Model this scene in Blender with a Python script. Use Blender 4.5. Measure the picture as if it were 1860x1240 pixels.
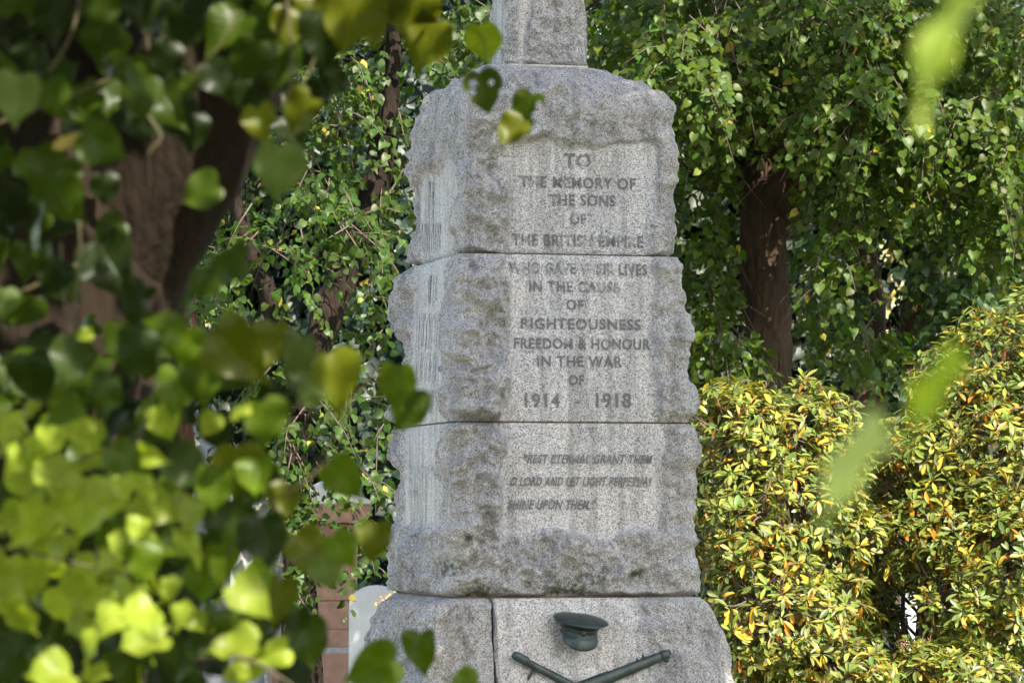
import bpy, math, random
import numpy as np
from mathutils import Vector, Matrix

for o in list(bpy.data.objects):
    bpy.data.objects.remove(o, do_unlink=True)
scene = bpy.context.scene
C = scene.collection
R = math.radians
random.seed(7)
rng = np.random.default_rng(11)

# ------------------------------------------------------------------ camera, sky, sun, exposure
CAM_Z, PITCH, FPX = 1.6, math.atan(310 / 6717.0), 6717.0
cam_d = bpy.data.cameras.new('camera')
cam_d.sensor_width = 36.0
cam_d.lens = 130.0
cam_d.clip_start, cam_d.clip_end = 0.1, 2000.0
cam_d.dof.use_dof = True
cam_d.dof.focus_distance = 18.0
cam_d.dof.aperture_fstop = 8.0
cam_d.dof.aperture_blades = 0
cam = bpy.data.objects.new('camera', cam_d)
C.objects.link(cam)
cam.location = (0, 0, CAM_Z)
cam.rotation_euler = (R(90) + PITCH, 0, 0)
scene.camera = cam

SUN = Vector((0.40, -0.62, 0.67)).normalized()
SUN_EL, SUN_AZ = math.asin(SUN.z), math.atan2(SUN.x, SUN.y)
world = bpy.data.worlds.new('World')
scene.world = world
world.use_nodes = True
wn = world.node_tree
wn.nodes.clear()
sky = wn.nodes.new('ShaderNodeTexSky')
sky.sky_type = 'NISHITA'
sky.sun_disc = False
sky.sun_elevation = SUN_EL
sky.sun_rotation = SUN_AZ
bg = wn.nodes.new('ShaderNodeBackground')
bg.inputs['Strength'].default_value = 0.13
wo = wn.nodes.new('ShaderNodeOutputWorld')
wb = wn.nodes.new('ShaderNodeMix')            # daylight balance: a slightly warmer sky
wb.data_type, wb.blend_type = 'RGBA', 'MULTIPLY'
wb.inputs[0].default_value = 1.0
wb.inputs[7].default_value = (1.0, .925, .81, 1)
wn.links.new(sky.outputs[0], wb.inputs[6])
wn.links.new(wb.outputs[2], bg.inputs[0])
wn.links.new(bg.outputs[0], wo.inputs[0])

sun_d = bpy.data.lights.new('sun', 'SUN')
sun_d.energy = 4.2
sun_d.angle = R(0.53)
sun_d.color = (1.0, 0.93, 0.80)
sun = bpy.data.objects.new('sun', sun_d)
C.objects.link(sun)
sun.location = (6, -4, 12)
sun.rotation_euler = SUN.to_track_quat('Z', 'Y').to_euler()

vs = scene.view_settings
vs.view_transform = 'Standard'
vs.look = 'None'
vs.exposure = 2.2
vs.gamma = 1.0
vs.use_curve_mapping = False
scene.cycles.use_denoising = True
try:
    scene.cycles.denoiser = 'OPENIMAGEDENOISE'
except Exception:
    pass
scene.cycles.max_bounces = 8
scene.cycles.diffuse_bounces = 3
scene.cycles.glossy_bounces = 2
scene.cycles.transmission_bounces = 4
scene.cycles.sample_clamp_indirect = 6.0


def raydir(px, py):
    v = (620 - py) / FPX
    return np.array([(px - 930) / FPX, math.cos(PITCH) - v * math.sin(PITCH), math.sin(PITCH) + v * math.cos(PITCH)])


def at(px, py, Y):
    """world point at distance Y on the line of sight of a photograph pixel (1860x1240)"""
    d = raydir(px, py)
    return np.array([0, 0, CAM_Z]) + d * (Y / d[1])


# ------------------------------------------------------------------ helpers: objects
def tag(o, label=None, cat=None, group=None, kind=None):
    if label: o['label'] = label
    if cat: o['category'] = cat
    if group: o['group'] = group
    if kind: o['kind'] = kind
    return o


def empty(name, loc, rz=0.0, **k):
    o = bpy.data.objects.new(name, None)
    C.objects.link(o)
    o.location = tuple(loc)
    o.rotation_euler = (0, 0, rz)
    o.empty_display_size = 0.2
    return tag(o, **k)


def link_mesh(name, me, mat, parent=None):
    o = bpy.data.objects.new(name, me)
    C.objects.link(o)
    if mat is not None:
        me.materials.append(mat)
    if parent is not None:
        o.parent = parent
    return o


def np_mesh(name, V, F, smooth=True, cols=None, floats=None):
    """V (n,3); F list of (m,k) int arrays; cols (n,4) point colour 'col'; floats {name: (n,)}"""
    me = bpy.data.meshes.new(name)
    V = np.ascontiguousarray(V, dtype=np.float32)
    me.vertices.add(len(V))
    me.vertices.foreach_set('co', V.ravel())
    F = [np.ascontiguousarray(f, dtype=np.int32) for f in F if len(f)]
    loops = np.concatenate([f.ravel() for f in F])
    tot = np.concatenate([np.full(len(f), f.shape[1], np.int32) for f in F])
    start = np.concatenate([[0], np.cumsum(tot)[:-1]]).astype(np.int32)
    me.loops.add(len(loops))
    me.loops.foreach_set('vertex_index', loops)
    me.polygons.add(len(tot))
    me.polygons.foreach_set('loop_start', start)
    me.polygons.foreach_set('loop_total', tot)
    me.polygons.foreach_set('use_smooth', np.full(len(tot), smooth, bool))
    if cols is not None:
        a = me.color_attributes.new('col', 'FLOAT_COLOR', 'POINT')
        a.data.foreach_set('color', np.ascontiguousarray(cols, np.float32).ravel())
    for k, v in (floats or {}).items():
        a = me.attributes.new(k, 'FLOAT', 'POINT')
        a.data.foreach_set('value', np.ascontiguousarray(v, np.float32))
    me.update(calc_edges=True)
    me.validate(clean_customdata=False)
    return me


# ------------------------------------------------------------------ helpers: noise
def _hash(ix, iy, iz, seed):
    h = (ix.astype(np.int64) * 374761393 + iy.astype(np.int64) * 668265263 + iz.astype(np.int64) * 2147483647 + seed * 974634481) & 0xFFFFFFFF
    h = ((h ^ (h >> 13)) * 1274126177) & 0xFFFFFFFF
    h = ((h ^ (h >> 16)) * 2246822519) & 0xFFFFFFFF
    return ((h ^ (h >> 15)) & 0xFFFFFF) / float(0xFFFFFF)


def vnoise(P, scale, seed=0):
    p = P / scale
    i = np.floor(p).astype(np.int64)
    f = p - i
    f = f * f * f * (f * (f * 6 - 15) + 10)
    r = 0
    for dx in (0, 1):
        wx = f[:, 0] if dx else 1 - f[:, 0]
        for dy in (0, 1):
            wy = f[:, 1] if dy else 1 - f[:, 1]
            for dz in (0, 1):
                wz = f[:, 2] if dz else 1 - f[:, 2]
                r = r + wx * wy * wz * _hash(i[:, 0] + dx, i[:, 1] + dy, i[:, 2] + dz, seed)
    return r * 2 - 1


def fbm(P, scale, octv=4, seed=0, gain=0.5):
    a, s, r = 1.0, scale, 0
    for k in range(octv):
        r = r + a * vnoise(P, s, seed + k * 17)
        a *= gain
        s *= 0.5
    return r


def scallop(P, scale, seed=0, tilt=0.6, curve=0.8):
    """broken-stone facets: shallow scoops that meet in ridges"""
    p = P / scale
    i = np.floor(p).astype(np.int64)
    best = np.full(len(P), 9.0)
    for dx in (-1, 0, 1):
        for dy in (-1, 0, 1):
            for dz in (-1, 0, 1):
                c = i + np.array([dx, dy, dz])
                j = [_hash(c[:, 0], c[:, 1], c[:, 2], seed + q) for q in range(7)]
                d = p - (c + np.stack(j[:3], 1))
                h = curve * (d * d).sum(1) + tilt * ((j[3] - .5) * d[:, 0] + (j[4] - .5) * d[:, 1] + (j[5] - .5) * d[:, 2]) * 2 + (j[6] - .5) * 0.5
                best = np.minimum(best, h)
    return best


def sstep(a, b, x):
    t = np.clip((x - a) / (b - a), 0, 1)
    return t * t * (3 - 2 * t)


# ------------------------------------------------------------------ helpers: materials
class NT:
    def __init__(self, name):
        self.m = bpy.data.materials.new(name)
        self.m.use_nodes = True
        self.t = self.m.node_tree
        self.t.nodes.clear()
        self.out = self.t.nodes.new('ShaderNodeOutputMaterial')

    def n(self, typ, **k):
        nd = self.t.nodes.new(typ)
        for a, v in k.items():
            if a == 'ins':
                for s, val in v.items():
                    if hasattr(val, 'is_output') or isinstance(val, bpy.types.NodeSocket):
                        self.t.links.new(val, nd.inputs[s])
                    else:
                        nd.inputs[s].default_value = val
            else:
                setattr(nd, a, v)
        return nd

    def coord(self, which='Object', scale=(1, 1, 1)):
        c = self.n('ShaderNodeTexCoord').outputs[which]
        if scale == (1, 1, 1): return c
        return self.n('ShaderNodeMapping', ins={'Vector': c, 'Scale': scale}).outputs[0]

    def noise(self, vec, scale, detail=4, rough=0.55, out='Fac'):
        return self.n('ShaderNodeTexNoise', ins={'Vector': vec, 'Scale': scale, 'Detail': detail, 'Roughness': rough}).outputs[out]

    def ramp(self, fac, stops, interp='LINEAR'):
        nd = self.n('ShaderNodeValToRGB', ins={'Fac': fac})
        nd.color_ramp.interpolation = interp
        el = nd.color_ramp.elements
        while len(el) > 1: el.remove(el[-1])
        for k, (p, c) in enumerate(stops):
            e = el[0] if k == 0 else el.new(p)
            e.position = p
            c = (c, c, c) if isinstance(c, (int, float)) else c
            e.color = (c[0], c[1], c[2], 1)
        return nd.outputs[0]

    def mix(self, fac, a, b, mode='MIX'):
        nd = self.n('ShaderNodeMix', data_type='RGBA', blend_type=mode)
        for s, v in ((0, fac), (6, a), (7, b)):
            if isinstance(v, bpy.types.NodeSocket): self.t.links.new(v, nd.inputs[s])
            elif s == 0: nd.inputs[s].default_value = v
            else: nd.inputs[s].default_value = (v[0], v[1], v[2], 1)
        return nd.outputs[2]

    def math(self, op, a, b=0.0, clamp=False):
        nd = self.n('ShaderNodeMath', operation=op, use_clamp=clamp)
        for s, v in ((0, a), (1, b)):
            if isinstance(v, bpy.types.NodeSocket): self.t.links.new(v, nd.inputs[s])
            else: nd.inputs[s].default_value = v
        return nd.outputs[0]

    def attr(self, name, out='Fac'):
        return self.n('ShaderNodeAttribute', attribute_name=name).outputs[out]

    def bump(self, h, strength, dist):
        return self.n('ShaderNodeBump', ins={'Height': h, 'Strength': strength, 'Distance': dist}).outputs[0]

    def surf(self, sh):
        self.t.links.new(sh, self.out.inputs[0])
        return self.m

    def pbsdf(self, **k):
        return self.n('ShaderNodeBsdfPrincipled', ins={kk.replace('_', ' '): v for kk, v in k.items()}).outputs[0]


def granite_nodes(g, tone=1.0):
    co = g.coord()
    v1 = g.n('ShaderNodeTexVoronoi', ins={'Vector': co, 'Scale': 205.0}).outputs['Color']
    v1 = g.n('ShaderNodeSeparateColor', ins={0: v1}).outputs[0]
    grain = g.ramp(v1, [(0.0, (.035, .033, .034)), (.16, (.04, .04, .04)), (.24, (.20, .195, .195)), (.45, (.35, .345, .345)), (.75, (.47, .465, .47)), (1.0, (.70, .69, .69))])
    v2 = g.n('ShaderNodeTexVoronoi', ins={'Vector': co, 'Scale': 95.0}).outputs['Color']
    v2 = g.n('ShaderNodeSeparateColor', ins={0: v2}).outputs[1]
    grain = g.mix(0.18, grain, g.ramp(v2, [(0.0, .08), (.12, .18), (.3, .36), (.8, .42), (1.0, .50)]))
    fine = g.noise(co, 420, 2, 0.6)
    grain = g.mix(0.25, grain, g.ramp(fine, [(.3, .12), (.5, .36), (.7, .62)]))
    rough = g.attr('rough')
    moss = g.attr('moss')
    # weathering: brown lichen on broken stone, grey run-off streaks, pale patches
    st = g.noise(g.coord(scale=(9, 9, 0.8)), 1.6, 4, .6)
    streak = g.ramp(st, [(.36, .58), (.52, .98), (.75, 1.10)])
    grain = g.mix(0.75, grain, streak, 'MULTIPLY')
    blot = g.noise(co, 4.2, 5, .62)
    brown = g.ramp(blot, [(.42, 0.0), (.68, 1.0)])
    bf = g.math('MULTIPLY', brown, g.math('MULTIPLY', rough, .22))
    grain = g.mix(bf, grain, g.mix(1.0, grain, (.88, .83, .76), 'MULTIPLY'))
    gb = g.noise(co, 14, 4, .65)
    grain = g.mix(g.math('MULTIPLY', rough, .6), grain, g.mix(1.0, grain, g.ramp(gb, [(.32, .80), (.6, 1.09)]), 'MULTIPLY'))
    grain = g.mix(0.6, grain, g.ramp(g.noise(co, 2.0, 3), [(.35, (.86, .86, .90)), (.65, (1.04, 1.0, .96))]), 'MULTIPLY')
    grain = g.mix(g.math('MULTIPLY', moss, g.ramp(g.noise(co, 30, 4), [(.4, 0), (.6, 1)])), grain, (.045, .05, .018))
    grain = g.mix(1.0, grain, (1.035, 1.0, .975), 'MULTIPLY')
    if tone != 1.0:
        grain = g.mix(1.0, grain, (tone, tone, tone), 'MULTIPLY')
    h = g.math('ADD', g.math('MULTIPLY', g.noise(co, 110, 4, .7), 1.0), g.math('MULTIPLY', v1, .35))
    h2 = g.math('MULTIPLY', g.noise(co, 40, 6, .74), g.math('MULTIPLY', rough, 6.5))
    hh = g.math('ADD', h, h2)
    return grain, hh, rough


def mat_granite(name='granite', tone=1.0):
    g = NT(name)
    col, h, rough = granite_nodes(g, tone)
    nrm = g.bump(h, .9, 0.0045)
    return g.surf(g.pbsdf(Base_Color=col, Roughness=.78, Normal=nrm))


def mat_lettering():
    g = NT('worn_lettering')
    col, h, rough = granite_nodes(g)
    co = g.coord()
    wear = g.attr('wear')
    nz = g.noise(co, 19, 4, .6)
    f = g.math('SUBTRACT', g.math('ADD', nz, .42), wear)
    f = g.ramp(f, [(.14, 0.0), (.40, .82)])
    col = g.mix(f, col, (.055, .055, .06))
    return g.surf(g.pbsdf(Base_Color=col, Roughness=.85, Normal=g.bump(h, .5, .003)))


def mat_leaf(name, trans=0.4, rough=.42, tmul=(1.5, 1.7, .55), spec=.5, veins=False):
    g = NT(name)
    c = g.attr('col', 'Color')
    co = g.coord()
    c2 = g.mix(.5, c, g.ramp(g.noise(co, 55, 3), [(.3, .75), (.7, 1.2)]), 'MULTIPLY')
    if veins:
        lu, lv = g.attr('lu'), g.attr('lv')          # across and along the blade
        au = g.math('ABSOLUTE', lu)
        rib = g.math('SINE', g.math('MULTIPLY', g.math('SUBTRACT', lv, g.math('MULTIPLY', au, .62)), 44.0))
        vein = g.math('MAXIMUM', g.ramp(rib, [(.86, 0.0), (.99, .6)]), g.ramp(au, [(.008, 1.0), (.03, 0.0)]))
        c2 = g.mix(g.math('MULTIPLY', vein, .45), c2, g.mix(1.0, c2, (1.7, 1.6, 1.5), 'MULTIPLY'))
        hgt = g.math('MULTIPLY', vein, -1.0)
        nrm = g.bump(hgt, .5, .002)
        p = g.pbsdf(Base_Color=c2, Roughness=rough, Specular_IOR_Level=spec, Normal=nrm)
    else:
        p = g.pbsdf(Base_Color=c2, Roughness=rough, Specular_IOR_Level=spec)
    tc = g.mix(1.0, c2, tmul, 'MULTIPLY')
    t = g.n('ShaderNodeBsdfTranslucent', ins={'Color': tc}).outputs[0]
    m = g.n('ShaderNodeMixShader', ins={0: trans, 1: p, 2: t}).outputs[0]
    return g.surf(m)


def mat_bark(name, a, b, sc=1.0, plates=.8):
    g = NT(name)
    co = g.coord(scale=(1, 1, .22))
    n1 = g.noise(co, 26 * sc, 6, .65)
    n2 = g.noise(g.coord(), 3.0, 4, .6)
    c = g.mix(n1, a, b)
    c = g.mix(.7, c, g.ramp(n2, [(.3, .55), (.7, 1.3)]), 'MULTIPLY')
    rid = g.n('ShaderNodeTexVoronoi', feature='DISTANCE_TO_EDGE', ins={'Vector': co, 'Scale': 17.0 * sc}).outputs[0]
    h = g.math('ADD', n1, g.math('MULTIPLY', g.ramp(rid, [(0, 0.0), (.25, 1.0)]), plates))
    return g.surf(g.pbsdf(Base_Color=c, Roughness=.95, Specular_IOR_Level=.12, Normal=g.bump(h, .9, .02)))


def mat_simple(name, c, rough=.7, nscale=12, var=.3, bump=.3, metal=0.0, dist=.01):
    g = NT(name)
    co = g.coord()
    n1 = g.noise(co, nscale, 5, .6)
    col = g.mix(1.0, c, g.ramp(n1, [(.25, 1 - var), (.75, 1 + var)]), 'MULTIPLY')
    return g.surf(g.pbsdf(Base_Color=col, Roughness=rough, Metallic=metal, Normal=g.bump(g.noise(co, nscale * 6, 4), bump, dist)))


M = {}
M['granite'] = mat_granite()
M['letter'] = mat_lettering()
M['mortar'] = mat_simple('lime_mortar', (.15, .125, .085), .9, 30, .45, .6)
M['linden'] = mat_leaf('linden_leaf', .40, .46, (2.0, 2.0, .45), .28)
M['linden_near'] = mat_leaf('linden_leaf_close', .45, .42, (1.95, 1.9, .30), .26, veins=True)
M['rhodo'] = mat_leaf('rhododendron_leaf', .30, .42, (1.5, 1.35, .5), .34)
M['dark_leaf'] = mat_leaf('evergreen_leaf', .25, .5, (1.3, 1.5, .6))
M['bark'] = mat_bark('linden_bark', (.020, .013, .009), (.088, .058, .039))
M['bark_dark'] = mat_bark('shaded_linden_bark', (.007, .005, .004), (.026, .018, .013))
M['bark_near'] = mat_bark('old_linden_bark', (.006, .0042, .003), (.026, .0175, .0115), 1.3, .12)
M['twig'] = mat_simple('green_twig', (.055, .045, .014), .6, 40, .4, .2)
M['twig_brown'] = mat_simple('brown_twig', (.085, .060, .043), .8, 40, .4, .3)
M['mortar_pale'] = mat_simple('pale_mortar', (.42, .40, .36), .9, 30, .3, .5)
M['red_stone'] = mat_simple('red_sandstone', (.28, .165, .12), .9, 14, .25, .5)
M['white_marble'] = mat_simple('white_marble', (.40, .41, .43), .55, 10, .10, .1)
M['grey_stone'] = mat_simple('grey_gravestone', (.27, .27, .28), .8, 16, .25, .4)
M['slate'] = mat_simple('dark_slate', (.075, .08, .095), .6, 16, .2, .2)
M['flower'] = mat_simple('orange_petals', (.75, .33, .03), .6, 60, .3, .1)


# ------------------------------------------------------------------ helpers: leaves
def resample(P, n):
    P = np.asarray(P, float)
    d = np.concatenate([[0], np.cumsum(np.linalg.norm(np.diff(P, axis=0), axis=1))])
    t = np.linspace(0, d[-1], n)
    return np.stack([np.interp(t, d, P[:, k]) for k in range(P.shape[1])], 1)


LINDEN = [(0.0, 0.0), (.16, -.10), (.34, -.07), (.47, .10), (.515, .30), (.46, .52), (.33, .71), (.17, .86), (.05, .98), (0.0, 1.08)]
RHODO = [(0.0, 0.0), (.03, .08), (.11, .28), (.165, .52), (.15, .76), (.07, .94), (0.0, 1.0)]


def leaf_template(outline, m, cols=1, serr=0.0, fold=.25, droop=.25, wave=.05, seed=0, asym=0.0):
    r = np.random.default_rng(seed)
    mg = resample(outline, m)
    if serr:
        k = np.arange(m)
        mg[1:-1, 0] *= 1 + serr * np.where(k[1:-1] % 2 == 0, 1, -1)
    V, UV = [], []
    us = [c / cols for c in range(-cols, cols + 1)]
    ph = r.uniform(0, 6.28, 2)
    for i in range(m):
        w, y = mg[i]
        ym = min(max(y, 0), 1.08) if y >= 0 else 0.0
        for u in us:
            a = abs(u)
            yy = ym * (1 - a) + y * a
            x = u * w * (1 + asym * (1 if u > 0 else -1))
            z = fold * abs(x) * (1 - .6 * abs(x)) - droop * yy * yy + wave * math.sin(yy * 9 + ph[0] + (2 if u > 0 else 0)) * a
            V.append((x, yy, z))
            UV.append((x, yy))
    n = len(us)
    F = []
    for i in range(m - 1):
        for j in range(n - 1):
            a, b, c, d = i * n + j, i * n + j + 1, (i + 1) * n + j + 1, (i + 1) * n + j
            F.append((a, b, c, d))
    return np.array(V), np.array(F), np.array(UV)


def norm(a):
    return a / np.maximum(np.linalg.norm(a, axis=-1, keepdims=True), 1e-9)


def build_leaves(pos, fwd, nrm, size, col, templates, pick=None):
    """each leaf: base at pos, blade along fwd, upper side along nrm. Returns V, F, cols, uv"""
    N = len(pos)
    f = norm(fwd)
    nrm = norm(nrm - (nrm * f).sum(1, keepdims=True) * f)
    s = np.cross(f, nrm)
    if pick is None:
        pick = rng.integers(0, len(templates), N)
    Vs, Fs, Cs, Us, off = [], [], [], [], 0
    for k, (tv, tf, tu) in enumerate(templates):
        ix = np.nonzero(pick == k)[0]
        if not len(ix): continue
        B = np.stack([s[ix], f[ix], nrm[ix]], 1)
        P = np.einsum('vk,nkc->nvc', tv, B) * size[ix][:, None, None] + pos[ix][:, None, :]
        nv = len(tv)
        Vs.append(P.reshape(-1, 3))
        Fs.append((tf[None] + (np.arange(len(ix)) * nv)[:, None, None]).reshape(-1, tf.shape[1]) + off)
        Cs.append(np.repeat(np.concatenate([col[ix], np.ones((len(ix), 1))], 1), nv, 0))
        Us.append(np.tile(tu, (len(ix), 1)))
        off += len(ix) * nv
    return np.concatenate(Vs), np.concatenate(Fs), np.concatenate(Cs), np.concatenate(Us)


T_FAR = [leaf_template([(x * wx, y) for x, y in LINDEN], 8, 1, 0, f, d, w, s, a) for s, (f, d, w, wx, a) in enumerate([(.3, .15, .04, 1.0, 0), (.15, .35, .06, .85, .08), (.5, .25, .06, 1.08, -.06), (-.15, .35, .08, .92, .1), (.7, .5, .08, 1.0, -.1), (.2, -.15, .08, .8, .05)])]
T_NEAR = [leaf_template(LINDEN, 27, 3, .045, f, d, w, s + 10, a) for s, (f, d, w, a) in enumerate([(.3, .2, .07, .05), (.15, .5, .09, -.10), (.6, .3, .10, .08), (-.2, .45, .08, 0), (.7, .7, .10, -.06), (.5, -.2, .10, .12)])]
T_RHO = [leaf_template(RHODO, 6, 1, 0, f, d, 0.0, s) for s, (f, d) in enumerate([(.35, .12), (.5, .25), (.25, .4), (.3, -.05)])]


def tint(N, base, var=.35, hue=.15, odd=None, odd_p=0.0):
    b = np.array(base)[None] * (1 + rng.uniform(-var, var, (N, 1)))
    b = b * (1 + rng.uniform(-hue, hue, (N, 3)) * np.array([1.2, .5, 1.0]))
    if odd is not None:
        k = rng.random(N) < odd_p
        odd = np.array(odd)
        b[k] = odd[rng.integers(0, len(odd), k.sum())] * (1 + rng.uniform(-.3, .3, (k.sum(), 1)))
    return np.clip(b, .003, .9)


def spray_points(blobs, dens, spray=9, length=.30, size=(.05, .085), gap=.0, droop=.5, seed=0):
    """leaf positions, directions and normals for sprays of leaves hanging in ellipsoid clumps"""
    P, Fw, Nn, S = [], [], [], []
    twigs = []
    for bi, b in enumerate(blobs):
        c, r = np.array(b[0]), np.array(b[1])
        k = b[2] if len(b) > 2 else 1.0
        area = math.pi * r[0] * r[2]
        ns = max(3, int(dens * k * area / spray))
        u = norm(rng.normal(size=(ns, 3)))
        rad = rng.random((ns, 1)) ** .4
        p = c + u * r * rad
        if gap > 0:
            keep = vnoise(p, .34, seed + bi) + .25 * rng.normal(size=ns) > -1 + 2 * gap - .45
            p, u = p[keep], u[keep]
            ns = len(p)
            if ns == 0: continue
        o = norm(u * np.array([1, 1, .6]) + np.array([0, -.35, .1]))
        td = norm(o * .75 + np.array([0, 0, -droop]) + rng.normal(size=(ns, 3)) * .35)
        side0 = norm(np.cross(td, np.array([0, 0, 1.0]) + rng.normal(size=(ns, 3)) * .2))
        ln = length * rng.uniform(.6, 1.3, ns)
        for j in range(spray):
            t = (j + rng.uniform(-.3, .3, ns)) / spray
            sg = 1 if j % 2 else -1
            pp = p + td * (t * ln)[:, None] + np.array([0, 0, -1]) * (t * t * ln * .45)[:, None] + side0 * sg * .02
            ff = norm(td * .45 + side0 * sg * .7 + np.array([0, 0, -.45]) + rng.normal(size=(ns, 3)) * .33)
            nn = norm(o * .55 + np.array([0, 0, .6]) + rng.normal(size=(ns, 3)) * .42)
            P.append(pp); Fw.append(ff); Nn.append(nn)
            S.append(rng.uniform(size[0], size[1], ns) * (1 - .35 * t))
        twigs.append((p, td, ln))
    return np.concatenate(P), np.concatenate(Fw), np.concatenate(Nn), np.concatenate(S), twigs


def pblob(px, py, Y, rpx, rpy, rY, k=1.0):
    c = at(px, py, Y)
    s = Y / FPX
    return (c, (rpx * s, rY, rpy * s), k)


def crown_obj(name, parent, blobs, dens, base, mat, size=(.05, .085), gap=.3, spray=9, length=.3, odd=None, odd_p=0.0, seed=0, templates=None, var=.35, hole=None):
    p, f, n, s, tw = spray_points(blobs, dens, spray, length, size, gap, seed=seed)
    if hole is not None:
        keep = hole(p)
        p, f, n, s = p[keep], f[keep], n[keep], s[keep]
    col = tint(len(p), base, var, .18, odd, odd_p)
    V, F, cc, uv = build_leaves(p, f, n, s, col, templates or T_FAR)
    o = np.array(parent.location)
    ob = link_mesh(name, np_mesh(name, V - o, [F], True, cc), mat, parent)
    return ob, tw


# ------------------------------------------------------------------ helpers: tubes and trunks
def tube_mesh(paths, ring=6, rough=0.0, seed=0, origin=(0, 0, 0), flute=0.0):
    """paths: list of (points (n,3), radii (n,)) -> V, F"""
    Vs, Fs, off = [], [], 0
    for pts, rad in paths:
        pts = np.asarray(pts, float)
        rad = np.asarray(rad, float)
        n = len(pts)
        d = norm(np.gradient(pts, axis=0))
        ref = np.array([0, 1.0, 0]) if abs(d[0][1]) < .8 else np.array([1.0, 0, 0])
        a = norm(np.cross(d, ref))
        b = np.cross(d, a)
        th = np.linspace(0, 2 * math.pi, ring, endpoint=False)
        c, s = np.cos(th), np.sin(th)
        r = rad[:, None] * np.ones((1, ring))
        if flute:
            r = r * (1 + flute * np.sin(th * 5 + seed)[None] * .6 + flute * np.sin(th * 3 + 1.3 + seed)[None])
        P = pts[:, None, :] + r[..., None] * (a[:, None, :] * c[None, :, None] + b[:, None, :] * s[None, :, None])
        P = P.reshape(-1, 3)
        if rough:
            ctr = np.repeat(pts, ring, 0)
            o = norm(P - ctr)
            Q = P * np.array([1, 1, .35])
            P = P + o * (rough * (fbm(Q, .12, 4, seed) + .6 * vnoise(P, .35, seed + 5)))[:, None]
        Vs.append(P)
        i = np.arange(n - 1)[:, None] * ring
        j = np.arange(ring)[None]
        j2 = (j + 1) % ring
        Fs.append(np.stack([i + j, i + j2, i + ring + j2, i + ring + j], -1).reshape(-1, 4) + off)
        # close the ends
        e0, e1 = len(P), len(P) + 1
        Vs.append(np.stack([pts[0], pts[-1]]))
        q = np.arange(ring)
        cap0 = np.stack([np.full(ring, e0), (q + 1) % ring, q, q], -1)[:, :3]
        cap1 = np.stack([np.full(ring, e1), (n - 1) * ring + q, (n - 1) * ring + (q + 1) % ring], -1)
        Fs.append(('t', np.concatenate([cap0, cap1]) + off))
        off += len(P) + 2
    quads = np.concatenate([f for f in Fs if not isinstance(f, tuple)])
    tris = np.concatenate([f[1] for f in Fs if isinstance(f, tuple)])
    return np.concatenate(Vs) - np.array(origin), [quads, tris]


def curve_pts(P, n):
    """smooth polyline through P (Catmull-Rom), n samples"""
    P = np.asarray(P, float)
    Q = np.vstack([2 * P[0] - P[1], P, 2 * P[-1] - P[-2]])
    t = np.linspace(0, len(P) - 1 - 1e-6, n)
    i = t.astype(int)
    f = (t - i)[:, None]
    a, b, c, d = Q[i], Q[i + 1], Q[i + 2], Q[i + 3]
    return .5 * (2 * b + (c - a) * f + (2 * a - 5 * b + 4 * c - d) * f ** 2 + (3 * b - a - 3 * c + d) * f ** 3)


def limb(P, R0, n=20):
    pts = curve_pts(P, n)
    rad = np.interp(np.linspace(0, 1, n), np.linspace(0, 1, len(R0)), R0)
    return pts, rad


def trunk_obj(name, parent, paths, mat, ring=28, rough=.02, seed=0, flute=.06):
    V, F = tube_mesh(paths, ring, rough, seed, np.array(parent.location), flute)
    return link_mesh(name, np_mesh(name, V, F), mat, parent)


def twigs_obj(name, parent, tw, mat, r0=.004, ring=5):
    paths = []
    for p, td, ln in tw:
        for a, d, l in zip(p, td, ln):
            q = np.stack([a - d * l * .8, a, a + d * l * .5 + np.array([0, 0, -.1 * l]), a + d * l + np.array([0, 0, -.42 * l])])
            paths.append((q, np.array([r0, r0 * .8, r0 * .6, r0 * .3])))
    if not paths: return None
    V, F = tube_mesh(paths, ring, 0, 0, np.array(parent.location))
    o = link_mesh(name, np_mesh(name, V, F), mat, parent)
    o['kind'] = 'stuff'          # hundreds of fine shoots
    return o


# ================================================================== THE GROUND
def make_ground():
    n = 60
    g = np.linspace(-1, 1, n)
    X, Y = np.meshgrid(np.sign(g) * abs(g) ** 2 * 400, np.sign(g) * abs(g) ** 2 * 400 + 20)
    P = np.stack([X.ravel(), Y.ravel(), np.zeros(n * n)], 1)
    P[:, 2] = .03 * vnoise(P, 9, 3)
    i = np.arange(n - 1)[:, None] * n + np.arange(n - 1)[None]
    F = np.stack([i, i + 1, i + n + 1, i + n], -1).reshape(-1, 4)
    gm = NT('lawn')
    co = gm.coord()
    c = gm.mix(gm.noise(co, 1.4, 6, .7), (.035, .055, .015), (.10, .105, .04))
    c = gm.mix(gm.ramp(gm.noise(co, .35, 4), [(.5, 0), (.7, 1)]), c, (.12, .095, .06))
    m = gm.surf(gm.pbsdf(Base_Color=c, Roughness=.95, Normal=gm.bump(gm.noise(co, 40, 4), .8, .05)))
    o = link_mesh('ground', np_mesh('ground', P, [F]), m)
    o['kind'] = 'structure'
make_ground()


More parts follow.
